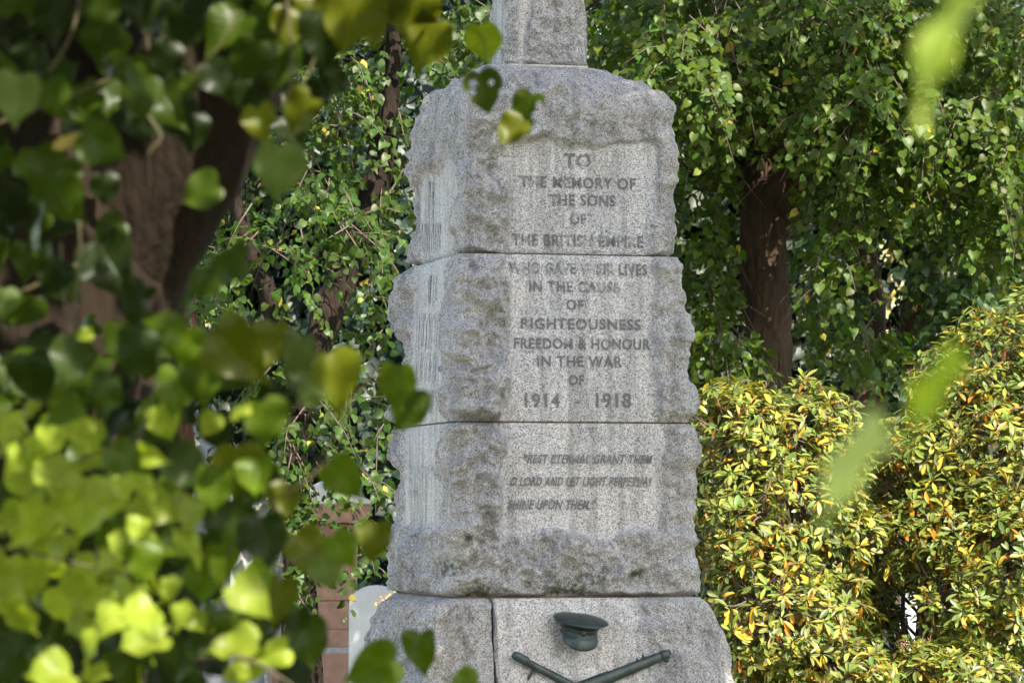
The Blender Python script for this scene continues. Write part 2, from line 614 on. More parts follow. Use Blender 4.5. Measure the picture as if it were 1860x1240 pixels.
def make_bounce_strip():  # pale strip out of view, added to bounce light onto the memorial's left face
    x = np.linspace(-7, -1.45, 40); y = np.linspace(6, 30, 80)
    X, Y = np.meshgrid(x, y)
    P = np.stack([X.ravel() + .12 * vnoise(np.stack([X.ravel(), Y.ravel(), 0 * X.ravel()], 1), 1.5, 5), Y.ravel(), np.zeros(X.size)], 1)
    P[:, 2] = .035 + .012 * vnoise(P, .6, 8)
    i = np.arange(79)[:, None] * 40 + np.arange(39)[None]
    gm = NT('bounce_gravel')
    co = gm.coord()
    c = gm.ramp(gm.noise(co, 160, 3, .7), [(.3, (.22, .21, .19)), (.7, (.52, .50, .46))])
    o = link_mesh('bounce_strip', np_mesh('bounce_strip', P, [np.stack([i, i + 1, i + 41, i + 40], -1).reshape(-1, 4)]), gm.surf(gm.pbsdf(Base_Color=c, Roughness=.95, Normal=gm.bump(gm.noise(co, 160, 3), .6, .01))))
    o['kind'] = 'structure'
make_bounce_strip()

# ================================================================== THE WAR MEMORIAL
MEM = np.array([0.152, 18.72, 0.0])
TH = R(14.5)
memorial = empty('war_memorial', MEM, TH, label='tall tapering grey granite war memorial of stacked rough-edged blocks with carved worn inscriptions', cat='memorial')
_c, _s = math.cos(TH), math.sin(TH)


def to_local(p):
    d = np.asarray(p) - MEM
    return np.array([d[0] * _c + d[1] * _s, -d[0] * _s + d[1] * _c, d[2]])


def on_front(px, py, y):
    o, d = to_local([0, 0, CAM_Z]), raydir(px, py)
    dl = np.array([d[0] * _c + d[1] * _s, -d[0] * _s + d[1] * _c, d[2]])
    return o + dl * ((y - o[1]) / dl[1])


def on_left(px, py, x):
    o, d = to_local([0, 0, CAM_Z]), raydir(px, py)
    dl = np.array([d[0] * _c + d[1] * _s, -d[0] * _s + d[1] * _c, d[2]])
    return o + dl * ((x - o[0]) / dl[0])


def stone(name, x0, x1, y0, y1, z0, z1, panels, amp=.055, base=.012, seed=0, batter=None, dome=None, res=.0062, corner=.035, taper=0.0, edge=.022, smooth_amp=0.0012, moss=None, margin=.055, mat=None, big=.30, small=.085, lim=None, hold=0.0):
    """one quarry-faced block. panels: (face, s0, s1, zlo, zhi) areas worked flat; faces F front, L left, R right, B back"""
    w, d = x1 - x0, y1 - y0
    r = corner
    segs = []
    def edge_pts(a, b, nx, ny, face):
        L = math.hypot(b[0] - a[0], b[1] - a[1])
        k = max(4, int(L / (res if face in 'FL' else res * 2.2)))
        t = (np.arange(k) / k)[:, None]
        segs.append((np.array(a) + (np.array(b) - np.array(a)) * t, np.tile([nx, ny], (k, 1)), [face] * k))
    def arc(cx, cy, a0, a1, face):
        k = 8
        t = a0 + (a1 - a0) * np.arange(k) / k
        segs.append((np.stack([cx + r * np.cos(t), cy + r * np.sin(t)], 1), np.stack([np.cos(t), np.sin(t)], 1), [face] * k))
    h = math.pi / 2
    edge_pts((x0 + r, y0), (x1 - r, y0), 0, -1, 'F'); arc(x1 - r, y0 + r, -h, 0, 'c')
    edge_pts((x1, y0 + r), (x1, y1 - r), 1, 0, 'R'); arc(x1 - r, y1 - r, 0, h, 'c')
    edge_pts((x1 - r, y1), (x0 + r, y1), 0, 1, 'B'); arc(x0 + r, y1 - r, h, 2 * h, 'c')
    edge_pts((x0, y1 - r), (x0, y0 + r), -1, 0, 'L'); arc(x0 + r, y0 + r, 2 * h, 3 * h, 'c')
    xy = np.concatenate([q[0] for q in segs]); nn = np.concatenate([q[1] for q in segs]); fc = np.array(sum([q[2] for q in segs], []))
    np_ = len(xy)
    rows = max(8, int((z1 - z0) / res))
    zs = list(np.linspace(z0, z1, rows))
    ins = [0.0] * rows
    nside = rows
    if dome:
        for (zi, ii) in dome:
            zs.append(zi); ins.append(ii)
    else:
        for ii in (.015, .06, .2):
            zs.append(z1 - .0005 * ii); ins.append(ii)
    zs, ins = np.array(zs), np.array(ins)
    nr = len(zs)
    cx, cy = (x0 + x1) / 2, (y0 + y1) / 2
    X = np.tile(xy[:, 0], (nr, 1)); Y = np.tile(xy[:, 1], (nr, 1)); Z = np.tile(zs[:, None], (1, np_))
    NX = np.tile(nn[:, 0], (nr, 1)); NY = np.tile(nn[:, 1], (nr, 1))
    fx = np.clip(1 - ins / (w / 2 + 1e-6), .02, 1)[:, None]; fy = np.clip(1 - ins / (d / 2 + 1e-6), .02, 1)[:, None]
    X = cx + (X - cx) * fx; Y = cy + (Y - cy) * fy
    face = np.tile(fc, (nr, 1))
    P = np.stack([X, Y, Z], -1).reshape(-1, 3)
    face = face.reshape(-1)
    Nx, Ny = NX.reshape(-1), NY.reshape(-1)
    on_side = (np.repeat(np.arange(nr), np_) < nside)
    # worked panels
    wob = np.maximum(.055 * vnoise(P, .14, seed + 40) + .016 * vnoise(P, .05, seed + 41), -.014)
    rough = np.ones(len(P))
    for (pf, s0, s1, zl, zh) in panels:
        sc = P[:, 0] if pf in 'FB' else P[:, 1]
        sd = np.minimum(np.minimum(sc - s0, s1 - sc), np.minimum(P[:, 2] - zl, zh - P[:, 2])) + wob
        near = (face == pf)
        rough = np.where(near, np.minimum(rough, 1 - sstep(0, margin, sd)), rough)
    big_ = scallop(P * np.array([1, 1, 1.25]) + .04 * np.stack([vnoise(P, .12, seed + 1), vnoise(P, .12, seed + 2), vnoise(P, .12, seed + 3)], 1), big, seed)
    sml_ = scallop(P + .015 * vnoise(P, .05, seed + 9)[:, None], small, seed + 77)
    tiny = scallop(P, small * .4, seed + 177)
    rot = Matrix.Rotation(.7, 3, 'X') @ Matrix.Rotation(.5, 3, 'Z') @ Matrix.Rotation(.4, 3, 'Y')
    Q = P @ np.array(rot) + .03 * np.stack([vnoise(P, .11, seed + 51), vnoise(P, .11, seed + 52), vnoise(P, .11, seed + 53)], 1)
    flat = scallop(Q, big * .55, seed + 301, .80, .75)
    mid = scallop(Q, big * .24, seed + 311, .80, .75)
    fb = fbm(P, .05, 3, seed + 5)
    zone = 1 + .45 * sstep(.25, -.35, (P[:, 0] - cx) / w) * (P[:, 1] < cy) - .35 * sstep(.2, .45, (P[:, 0] - cx) / w)
    raw = .7 * np.clip(big_ + .25, -.2, 1.1) + .8 * flat + .50 * mid + .42 * sml_ + .26 * tiny + .12 * fb
    q0, q1 = np.percentile(raw[::7], (3, 97))
    raw = np.clip((raw - q0) / (q1 - q0), -.06, 1.12)
    hgt = base + amp * zone * raw
    hgt = hgt * rough + smooth_amp * fbm(P, .05, 3, seed + 8) * (1 - rough)
    hx = np.where((Nx < -.05) & (P[:, 1] < cy), 1 - hold * sstep(.05, .5, -Nx), 1.0)      # the side face is worked back flush near its front corner
    # pinched joints with chipped arrises
    ez = np.minimum(P[:, 2] - z0, (z1 - P[:, 2]) if not dome else 9.0)
    chip = edge * (1 + .7 * vnoise(P, .07, seed + 21))
    ef = sstep(0, 1, np.clip(ez / np.maximum(chip, .004), 0, 1))
    hgt = np.where(on_side, hgt * (.18 + .82 * ef) - .006 * (1 - ef), hgt * (.18 if not dome else 1.0))
    nz = np.zeros(len(P))
    if dome:
        k = np.repeat(np.clip(ins / .3, 0, 1), np_)
        nz = k
        sc_ = 1 - .7 * k
        P2 = np.stack([P[:, 0] + Nx * hgt * hx * sc_, P[:, 1] + Ny * hgt * sc_, P[:, 2] + np.repeat(sstep(.0, .06, ins) * (1 - sstep(.18, .34, ins)), np_) * (hgt - .05) * .55], 1)
    else:
        P2 = np.stack([P[:, 0] + Nx * hgt * hx, P[:, 1] + Ny * hgt, P[:, 2]], 1)
    if lim:
        P2[:, 0] = np.clip(P2[:, 0], lim[0], lim[1])
    # batter: outside faces lean in towards the top
    t = (P[:, 2] - z0) / (z1 - z0)
    tp = taper * t
    P2[:, 0] -= (P2[:, 0] - cx) / (w / 2) * tp
    P2[:, 1] -= (P2[:, 1] - cy) / (d / 2) * tp
    if batter:
        prof = np.interp(np.clip(t, 0, 1), batter['t'], batter['in'])
        fxx, fyy = (P[:, 0] - x0) / w, (P[:, 1] - y0) / d
        if 'L' in batter['faces']: P2[:, 0] += prof * (1 - fxx)
        if 'R' in batter['faces']: P2[:, 0] -= prof * fxx
        if 'F' in batter['faces']: P2[:, 1] += np.interp(np.clip(t, 0, 1), batter['t'], batter['front']) * (1 - fyy)
        if 'B' in batter['faces']: P2[:, 1] -= prof * fyy
    ii = np.arange(nr - 1)[:, None] * np_; jj = np.arange(np_)[None]; j2 = (jj + 1) % np_
    F = np.stack([ii + jj, ii + j2, ii + np_ + j2, ii + np_ + jj], -1).reshape(-1, 4)
    e = len(P2)
    P2 = np.vstack([P2, [cx, cy, P2[(nr - 1) * np_:, 2].mean()], [cx, cy, z0]])
    q = np.arange(np_)
    tri = np.concatenate([np.stack([(nr - 1) * np_ + q, (nr - 1) * np_ + (q + 1) % np_, np.full(np_, e)], 1),
                          np.stack([(q + 1) % np_, q, np.full(np_, e + 1)], 1)])
    rg = np.concatenate([rough, [1, 1]])
    ms = np.zeros(len(P2))
    if moss:
        for (mx, mz, mr, my) in moss:
            dd = np.hypot((P2[:, 0] - mx) / 1.8, P2[:, 2] - mz)
            ms = np.maximum(ms, (1 - sstep(mr * .3, mr, dd)) * (P2[:, 1] < my))
    return link_mesh(name, np_mesh(name, P2, [F, tri], True, None, {'rough': rg, 'moss': ms}), mat or M['granite'], memorial)


def hp(px, y=-.55, py=620): return on_front(px, py, y)[0]

J1, J2, J3 = 2.868, 2.04, 1.187        # heights of the joints between the blocks
h1, h2, h3 = .528, .598, .612         # half widths of the worked faces
G = .004
# upper block with a domed top
s1 = stone('inscribed_block', -h1, h1, -h1, h1, J1 + G, 3.56,
           [('F', hp(908, -h1), hp(1194, -h1), J1 - .1, 3.455), ('L', -h1 + .11, h1 - .09, J1 - .1, 3.36), ('R', -h1 + .2, h1 - .2, J1, 3.3), ('B', -h1 + .2, h1 - .2, J1, 3.3)],
           amp=.066, base=.002, seed=3, hold=.5, dome=[(3.58, .001), (3.60, .003), (3.62, .006), (3.64, .010), (3.66, .016), (3.677, .023), (3.692, .031), (3.706, .041), (3.72, .054), (3.733, .069), (3.745, .085), (3.755, .10), (3.766, .12), (3.776, .14), (3.785, .16), (3.793, .18), (3.80, .20), (3.807, .22), (3.813, .24), (3.819, .26), (3.825, .28), (3.83, .30), (3.834, .32), (3.838, .34), (3.841, .36), (3.842, .38), (3.842, .44)])
s2 = stone('inscribed_block', -h2, h2, -h2, h2, J2 + G, J1 - G,
           [('F', hp(906, -h2), hp(1208, -h2), J2 - .1, J1 + .1), ('L', -h2 + .17, h2 - .14, J2 - .1, J1 + .1), ('R', -h2 + .2, h2 - .2, J2, 3.3), ('B', -h2 + .2, h2 - .2, J2, 3.3)],
           amp=.098, base=.002, seed=12, hold=.5, taper=.038, edge=.05)
z3 = 1.47
s3 = stone('inscribed_block', -h3, h3, -h3, h3, J3 + G, J2 - G,
           [('F', hp(900, -h3), hp(1216, -h3), z3, J2 + .1), ('L', -h3 + .13, h3 - .10, z3 + .02, J2 + .1), ('R', -h3 + .2, h3 - .2, z3, 3.3), ('B', -h3 + .2, h3 - .2, z3, 3.3)],
           amp=.084, base=.002, seed=29, hold=.45, taper=.012,
           moss=[(-.50, 1.215, .07, -.4), (-.05, 1.215, .10, -.4), (.10, 1.29, .08, -.4), (-.62, 1.33, .06, -.4), (-.56, 1.47, .035, -.4), (.3, 1.30, .05, -.4)])
# base course of two stones
hb = .83
jx = hp(893, -.70, 1160)
bt = dict(t=[0, .35, .75, .92, 1.0], faces='LFRB')
bt['in'] = [0, .045, .11, .15, .20]
bt['front'] = [0, .05, .115, .135, .155]
zb0 = .46
s4 = stone('base_stone', -hb, jx - .007, -hb, hb, zb0, J3 - G, [('R', -9, 9, 0, 9)], lim=(-9, jx - .006), corner=.012, amp=.06, base=.0, seed=41, batter=dict(bt, faces='LFB'), edge=.03)
s5 = stone('base_stone', jx + .007, hb, -hb, hb, zb0, J3 - G, [('L', -9, 9, 0, 9), ('F', jx - .1, hp(1215, -.75, 1180), .3, 1.3)], amp=.06, base=.0, seed=57, lim=(jx + .006, 9), batter=dict(bt, faces='RFB'), edge=.03, smooth_amp=.007, margin=.14, corner=.02)
s6 = stone('plinth_step', -1.05, 1.05, -1.05, 1.05, .22, zb0 - G, [], amp=.02, base=0, seed=61, res=.03)
s7 = stone('plinth_step', -1.35, 1.35, -1.35, 1.35, -.05, .22 - G, [], amp=.02, base=0, seed=63, res=.03)
# shaft above the dome
s8 = stone('shaft', -.222, .185, -.20, .20, 3.848, 6.4, [('L', -.17, .2, 3.8, 7), ('F', -.3, -.12, 3.8, 7)], amp=.028, base=.002, seed=71, res=.0065, taper=.05, corner=.05, big=.10, small=.05, edge=.012, margin=.015)


def box_mesh(name, lo, hi, mat, parent, seed=0):
    lo, hi = np.array(lo, float), np.array(hi, float)
    V = np.array([[(lo, hi)[a][0], (lo, hi)[b][1], (lo, hi)[c][2]] for c in (0, 1) for b in (0, 1) for a in (0, 1)])
    F = np.array([(0, 2, 3, 1), (4, 5, 7, 6), (0, 1, 5, 4), (1, 3, 7, 5), (3, 2, 6, 7), (2, 0, 4, 6)])
    return link_mesh(name, np_mesh(name, V, [F], False), mat, parent)


for (jz, jh) in ((J1, h1 - .016), (J2, h3 - .034), (J3, h3 - .006)):
    box_mesh('mortar_joint', (-jh, -jh, jz - .007), (jh, jh, jz + .007), M['mortar'], memorial)
box_mesh('mortar_joint', (-.224, -.202, 3.80), (.187, .202, 3.8470), M['mortar_pale'], memorial)
box_mesh('mortar_joint', (jx - .012, -hb + .165, zb0), (jx + .012, hb - .15, J3 - .02), M['mortar'], memorial)


# --- inscriptions
def text_outline(txt, bold=.024):
    cu = bpy.data.curves.new('lettering', 'FONT')
    cu.body = txt
    cu.offset = bold
    cu.resolution_u = 3
    cu.space_character = 1.12
    cu.fill_mode = 'BOTH'
    ob = bpy.data.objects.new('lettering', cu)
    C.objects.link(ob)
    dg = bpy.context.evaluated_depsgraph_get()
    me = ob.evaluated_get(dg).to_mesh()
    V = np.array([v.co[:] for v in me.vertices])
    F = [np.array([p.vertices[:]]) for p in me.polygons]
    ob.evaluated_get(dg).to_mesh_clear()
    bpy.data.objects.remove(ob)
    bpy.data.curves.remove(cu)
    return V[:, :2], F


def inscription(parent, y, lines, taper_fix=0.0):
    for (txt, pc, py, pw, ph, wear, shear) in lines:
        V, F = text_outline(txt)
        lo, hi = V.min(0), V.max(0)
        u = (V[:, 0] - (lo[0] + hi[0]) / 2) / (hi[0] - lo[0])
        v = (V[:, 1] - lo[1]) / max(hi[1] - lo[1], .3) - .5
        c = on_front(pc, py, y)
        wl = abs(on_front(pc + pw / 2, py, y)[0] - on_front(pc - pw / 2, py, y)[0])
        hl = abs(on_front(pc, py + ph / 2, y)[2] - on_front(pc, py - ph / 2, y)[2])
        if txt == '-': hl *= .25
        xx = c[0] + u * wl + v * hl * shear
        zz = c[2] + v * hl
        yy = np.full(len(V), y) + taper_fix * np.clip((zz - 2.04) / .83, 0, 1)
        P = np.stack([xx, yy, zz], 1)
        wr = np.clip(wear + .16 * vnoise(P, .10, len(txt)), 0, 1)
        by = {}
        for f in F: by.setdefault(f.shape[1], []).append(f)
        me = np_mesh('lettering', P, [np.concatenate(q) for q in by.values()], False, None, {'wear': wr, 'rough': np.zeros(len(V)), 'moss': np.zeros(len(V))})
        link_mesh('lettering', me, M['letter'], parent)


inscription(s1, -h1 - .004, [
    ('TO', 1049, 292, 48, 27, .50, 0), ('THE MEMORY OF', 1050, 332, 210, 21, .48, 0), ('THE SONS', 1058, 364, 120, 21, .48, 0),
    ('OF', 1050, 398, 28, 20, .50, 0), ('THE BRITISH EMPIRE', 1050, 437, 238, 22, .54, 0)])
inscription(s2, -h2 - .004, [
    ('WHO GAVE THEIR LIVES', 1054, 487, 252, 21, .58, 0), ('IN THE CAUSE', 1047, 520, 165, 20, .52, 0), ('OF', 1047, 553, 31, 19, .36, 0),
    ('RIGHTEOUSNESS', 1058, 588, 218, 20, .42, 0), ('FREEDOM & HONOUR', 1060, 624, 248, 20, .38, 0), ('IN THE WAR', 1055, 656, 155, 20, .36, 0),
    ('OF', 1048, 690, 28, 19, .36, 0), ('1914', 986, 727, 64, 27, .34, 0), ('-', 1049, 729, 10, 20, .40, 0), ('1918', 1115, 727, 64, 28, .10, 0)], taper_fix=.038)
inscription(s3, -h3 - .003, [
    ('\u201cREST ETERNAL GRANT THEM', 1068, 833, 234, 17, .48, .22), ('O LORD AND LET LIGHT PERPETUAL', 1057, 874, 258, 17, .42, .22),
    ('SHINE UPON THEM.\u201d', 1003, 916, 158, 18, .44, .22)], taper_fix=.006)


def side_strokes(parent, x, rows, lean=0.0):
    """illegible chiselled strokes and their run-off on the oblique left face"""
    r = random.Random(5)
    for (pa, pb, py0, py1, wear, n) in rows:
        n, wear = int(n * 1.7), wear + .11
        V, F, W = [], [], []
        for k in range(n):
            px = pa + (pb - pa) * (k + r.uniform(.1, .9)) / n
            a = on_left(px, py0, x); b = on_left(px, py1 - r.uniform(0, .25) * (py1 - py0), x)
            wd = r.uniform(.003, .007)
            i = len(V)
            V += [(x, a[1] - wd, a[2]), (x, a[1] + wd, a[2]), (x, b[1] + wd, b[2]), (x, b[1] - wd, b[2])]
            W += [wear] * 2 + [wear + .1] * 2
            F.append((i, i + 1, i + 2, i + 3))
        V = np.array(V)
        V[:, 0] += lean * np.clip((V[:, 2] - 2.04) / .83, 0, 1)
        me = np_mesh('lettering', V, [np.array(F)], False, None, {'wear': np.clip(np.array(W), 0, 1), 'rough': np.zeros(len(V)), 'moss': np.zeros(len(V))})
        link_mesh('lettering', me, M['letter'], parent)


side_strokes(s1, -h1 - .004, [(777, 787, 330, 362, .62, 4), (777, 786, 350, 410, .78, 3), (763, 801, 406, 426, .66, 11), (763, 799, 420, 462, .80, 8)])
side_strokes(s2, -h2 - .004, [(765, 783, 500, 560, .82, 5), (750, 792, 568, 585, .68, 9), (750, 790, 580, 640, .82, 8), (750, 788, 640, 656, .68, 8), (748, 786, 655, 700, .84, 6), (772, 788, 708, 724, .6, 4), (750, 785, 720, 755, .84, 6)], lean=.038)
side_strokes(s3, -h3 - .004, [(742, 790, 846, 858, .6, 14), (738, 756, 890, 901, .6, 6), (742, 772, 860, 990, .86, 7)], lean=.008)


# ================================================================== BRONZES ON THE BASE
def mat_bronze():
    g = NT('painted_bronze')
    co = g.coord()
    n1 = g.noise(co, 22, 5, .6)
    c = g.mix(g.ramp(n1, [(.4, 0), (.7, 1)]), (.011, .021, .020), (.030, .048, .043))
    c = g.mix(g.ramp(g.noise(co, 70, 4), [(.6, 0), (.75, .5)]), c, (.05, .045, .034))
    return g.surf(g.pbsdf(Base_Color=c, Roughness=.42, Metallic=.25, Normal=g.bump(g.noise(co, 90, 3), .2, .003)))
M['bronze'] = mat_bronze()


def lathe(name, prof, mat, parent, n=56, sy=1.0, z_skew=None):
    pr = np.array(prof, float)
    th = np.linspace(0, 2 * math.pi, n, endpoint=False)
    P = np.stack([pr[:, None, 0] * np.cos(th), pr[:, None, 0] * np.sin(th) * sy, pr[:, None, 1] * np.ones(n)], -1)
    if z_skew: P = z_skew(P)
    m = len(pr)
    i = np.arange(m - 1)[:, None] * n; j = np.arange(n)[None]; j2 = (j + 1) % n
    F = np.stack([i + j, i + j2, i + n + j2, i + n + j], -1).reshape(-1, 4)
    return link_mesh(name, np_mesh(name, P.reshape(-1, 3), [F]), mat, parent)


cap_l = on_front(1054, 1133, -.795)
cap = empty('peaked_cap', (0, 0, 0), label='dark green bronze army peaked cap mounted on granite above crossed rifle', cat='cap')
cap.matrix_world = Matrix.Translation(MEM) @ Matrix.Rotation(TH, 4, 'Z') @ Matrix.Translation(Vector(cap_l)) @ Matrix.Rotation(R(5.5), 4, 'Y') @ Matrix.Rotation(R(15), 4, 'X') @ Matrix.Diagonal((1, 1, .82, 1))
lathe('crown', [(.0, .044), (.006, .046), (.05, .043), (.10, .037), (.128, .031), (.136, .027), (.1375, .0245), (.136, .022), (.128, .018), (.110, .006), (.095, -.012), (.0, -.014)], M['bronze'], cap, 64, .92)
lathe('band', [(.0905, -.012), (.0925, -.016), (.0925, -.020), (.0905, -.022), (.0900, -.048), (.0925, -.050), (.0935, -.054), (.0925, -.058), (.089, -.060), (.0, -.060)], M['bronze'], cap, 64, .92)
# visor: a downward crescent
na, nb = 28, 8
V, F = [], []
for k, off in ((0, 0.0), (1, -.004)):
    for i in range(na):
        a = R(-158) + R(136) * i / (na - 1)
        e = math.sin(math.pi * i / (na - 1)) ** .55
        for j in range(nb):
            t = j / (nb - 1)
            rr = .091 + e * (.034 * t - .012 * t * t)
            zz = -.055 - e * (.064 * t + .004 * t * t) + off * .6
            V.append((rr * math.cos(a), rr * math.sin(a) * .95 + (off if t > 0 else 0), zz))
q = na * nb
for i in range(na - 1):
    for j in range(nb - 1):
        a, b, c, d = i * nb + j, i * nb + j + 1, (i + 1) * nb + j + 1, (i + 1) * nb + j
        F += [(a, b, c, d), (q + a, q + d, q + c, q + b)]
    a, d = i * nb + nb - 1, (i + 1) * nb + nb - 1
    F.append((a, q + a, q + d, d))
link_mesh('visor', np_mesh('visor', np.array(V), [np.array(F)]), M['bronze'], cap)
# badge and button
bp = []
for i in range(10):
    a = 2 * math.pi * i / 10
    bp.append((.017 * math.cos(a) * (1 if i % 2 else .75), .019 * math.sin(a) * (1 if i % 2 else .75)))
bv = [(0, -.0915, -.030)] + [(x, -.0855, -.031 + z) for x, z in bp] + [(x, -.079, -.031 + z) for x, z in bp]
bf = [(0, 1 + i, 1 + (i + 1) % 10) for i in range(10)]
bq = [(1 + i, 11 + i, 11 + (i + 1) % 10, 1 + (i + 1) % 10) for i in range(10)]
link_mesh('badge', np_mesh('badge', np.array(bv), [np.array(bf), np.array(bq)], False), M['bronze'], cap)
lathe('button', [(.0, .0505), (.004, .050), (.0065, .0475), (.007, .044)], M['bronze'], cap, 14)


def front_frame(name, px0, py0, px1, py1, y, **k):
    """an Empty on the memorial's front: local x runs from the first pixel towards the second"""
    a, b = on_front(px0, py0, y), on_front(px1, py1, y)
    ang = math.atan2(b[2] - a[2], b[0] - a[0])
    o = empty(name, (0, 0, 0), **k)
    o.matrix_world = Matrix.Translation(MEM) @ Matrix.Rotation(TH, 4, 'Z') @ Matrix.Translation(Vector(a)) @ Matrix.Rotation(-ang, 4, 'Y')
    return o


def sect(name, secs, parent, mat, n=20):
    """loft of (x, half height, half depth, z offset) sections along x"""
    V = []
    th = np.linspace(0, 2 * math.pi, n, endpoint=False)
    for (x, hz, hy, zo) in secs:
        c, s = np.cos(th), np.sin(th)
        V.append(np.stack([np.full(n, x), np.sign(c) * abs(c) ** .8 * hy, zo + np.sign(s) * abs(s) ** .8 * hz], 1))
    m = len(secs)
    i = np.arange(m - 1)[:, None] * n; j = np.arange(n)[None]; j2 = (j + 1) % n
    F = [np.stack([i + j, i + j2, i + n + j2, i + n + j], -1).reshape(-1, 4), np.arange(n)[None][:, ::-1], ((m - 1) * n + np.arange(n))[None]]
    return link_mesh(name, np_mesh(name, np.concatenate(V), F), mat, parent)


rif = front_frame('rifle', 1213, 1186, 1085, 1239, -.775, label='dark green bronze rifle with its muzzle raised to the right below the cap', cat='rifle')
sect('stock', [(.035, .020, .020, 0), (.05, .023, .022, 0), (.10, .026, .023, 0), (.30, .029, .025, -.001), (.33, .033, .027, -.002), (.36, .035, .028, -.002), (.50, .036, .028, -.004), (.66, .034, .026, -.005), (.72, .028, .022, -.008), (.78, .024, .02, -.016), (.86, .034, .02, -.034), (1.0, .052, .022, -.05), (1.10, .060, .022, -.057), (1.115, .055, .020, -.057)], rif, M['bronze'])
sect('nose_cap', [(-.002, .012, .014, .004), (.0, .021, .020, .002), (.014, .024, .022, .001), (.034, .0245, .0225, 0), (.037, .021, .020, 0)], rif, M['bronze'])
sect('barrel', [(-.016, .010, .010, -.004), (-.014, .0115, .0115, -.004), (.0, .0115, .0115, -.004), (.02, .0115, .0115, -.004)], rif, M['bronze'], 14)
sect('sight', [(.008, .004, .012, .020), (.010, .012, .013, .028), (.020, .013, .013, .028), (.030, .008, .012, .022), (.034, .003, .010, .020)], rif, M['bronze'], 10)
sect('swivel', [(.115, .004, .006, -.024), (.117, .012, .007, -.028), (.127, .012, .007, -.028), (.129, .004, .006, -.024)], rif, M['bronze'], 10)
sect('swivel', [(.150, .003, .006, -.026), (.152, .008, .007, -.028), (.160, .008, .007, -.028), (.162, .003, .006, -.026)], rif, M['bronze'], 10)
sect('bolt', [(.60, .012, .010, .030), (.61, .016, .014, .032), (.70, .016, .014, .030), (.72, .010, .010, .022)], rif, M['bronze'], 12)

scb = front_frame('scabbard', 931, 1187, 1031, 1240, -.775, label='slim dark bronze scabbard with rounded tip pointing up left below the cap', cat='scabbard')
sect('sheath', [(.0, .006, .006, 0), (.002, .012, .012, 0), (.008, .018, .018, 0), (.018, .0215, .021, 0), (.03, .0225, .022, 0), (.078, .0225, .022, 0), (.082, .020, .020, -.001), (.086, .0175, .018, -.002), (.14, .018, .018, -.002), (.30, .0205, .019, 0), (.62, .024, .02, 0), (.80, .026, .02, 0)], scb, M['bronze'])
sect('throat', [(.795, .026, .02, 0), (.80, .029, .023, 0), (.86, .030, .024, 0), (.865, .026, .02, 0)], scb, M['bronze'])
sect('strap', [(.118, .006, .005, -.012), (.120, .030, .006, -.040), (.130, .032, .006, -.046), (.132, .006, .005, -.030)], scb, M['bronze'], 10)

# ================================================================== GRAVESTONES AND FLOWERS FAR BEHIND
def prism(name, outline, y0, y1, mat, parent, bevel=.012):
    """outline in local (x, z), extruded from y0 to y1 with a small chamfer"""
    o = np.array(outline, float)
    c = o.mean(0)
    k = len(o)
    oi = c + (o - c) * (1 - bevel / np.maximum(np.linalg.norm(o - c, axis=1, keepdims=True), .02))
    V = np.concatenate([np.stack([a[:, 0], np.full(k, y), a[:, 1]], 1) for a, y in ((oi, y0), (o, y0 + bevel), (o, y1 - bevel), (oi, y1))])
    F = []
    for r_ in range(3):
        for i in range(k):
            F.append((r_ * k + i, r_ * k + (i + 1) % k, (r_ + 1) * k + (i + 1) % k, (r_ + 1) * k + i))
    return link_mesh(name, np_mesh(name, V, [np.array(F), np.arange(k)[None][:, ::-1], (3 * k + np.arange(k))[None]], False), mat, parent)


def rect(x0, x1, z0, z1): return [(x0, z0), (x1, z0), (x1, z1), (x0, z1)]


def headstone(px, py_top, Y, w, mat, label, kind='round', rz=0.0, t=.11, cross=False):
    p = at(px, py_top, Y)
    o = empty('gravestone', (p[0], p[1], 0), rz, label=label, cat='gravestone', group='gravestones in the cemetery behind')
    H = p[2]
    a = np.linspace(0, math.pi, 15)
    if kind == 'round':
        top = [(w / 2 * math.cos(q), H - w * .38 + w * .38 * math.sin(q)) for q in a]
    elif kind == 'shoulder':
        top = [(w / 2, H - w * .42), (w * .36, H - w * .40)] + [(w * .36 * math.cos(q), H - w * .36 + w * .36 * math.sin(q)) for q in a] + [(-w * .36, H - w * .40), (-w / 2, H - w * .42)]
    elif kind == 'obelisk':
        top = [(w * .38, H - w * .5), (0, H), (-w * .38, H - w * .5)]
    else:
        top = [(w / 2, H - w * .1), (0, H), (-w / 2, H - w * .1)]
    prism('slab', [(-w / 2, .16), (w / 2, .16)] + top, -t / 2 if kind != 'obelisk' else -w / 2, t / 2 if kind != 'obelisk' else w / 2, mat, o)
    prism('footing', rect(-w * .62, w * .62, -.05, .16), -.17, .17, mat, o)
    return o


p = at(590, 900, 30.0)
ped = empty('sandstone_monument', (p[0], 30.0, 0), R(6), label='red sandstone pedestal monument with pale capped top behind the ivy-clad trunk', cat='monument')
zt = lambda py: at(590, py, 30)[2]
prism('roof', [(-.37, zt(915)), (.37, zt(915)), (.34, zt(908)), (.0, zt(872)), (-.34, zt(908))], -.36, .36, M['white_marble'], ped)
prism('cornice', [(-.30, zt(950)), (.30, zt(950)), (.36, zt(934)), (.36, zt(915)), (-.36, zt(915)), (-.36, zt(934))], -.34, .34, M['red_stone'], ped)
prism('shaft', rect(-.25, .25, zt(1090), zt(950)), -.25, .25, M['red_stone'], ped)
prism('base', rect(-.31, .31, zt(1140), zt(1090)), -.31, .31, M['red_stone'], ped)
prism('step', rect(-.34, .34, zt(1172), zt(1140)), -.36, .36, M['red_stone'], ped)
prism('step', rect(-.38, .38, zt(1182), zt(1172)), -.42, .42, M['grey_stone'], ped)
prism('step', rect(-.44, .44, -.05, zt(1182)), -.48, .48, M['red_stone'], ped)
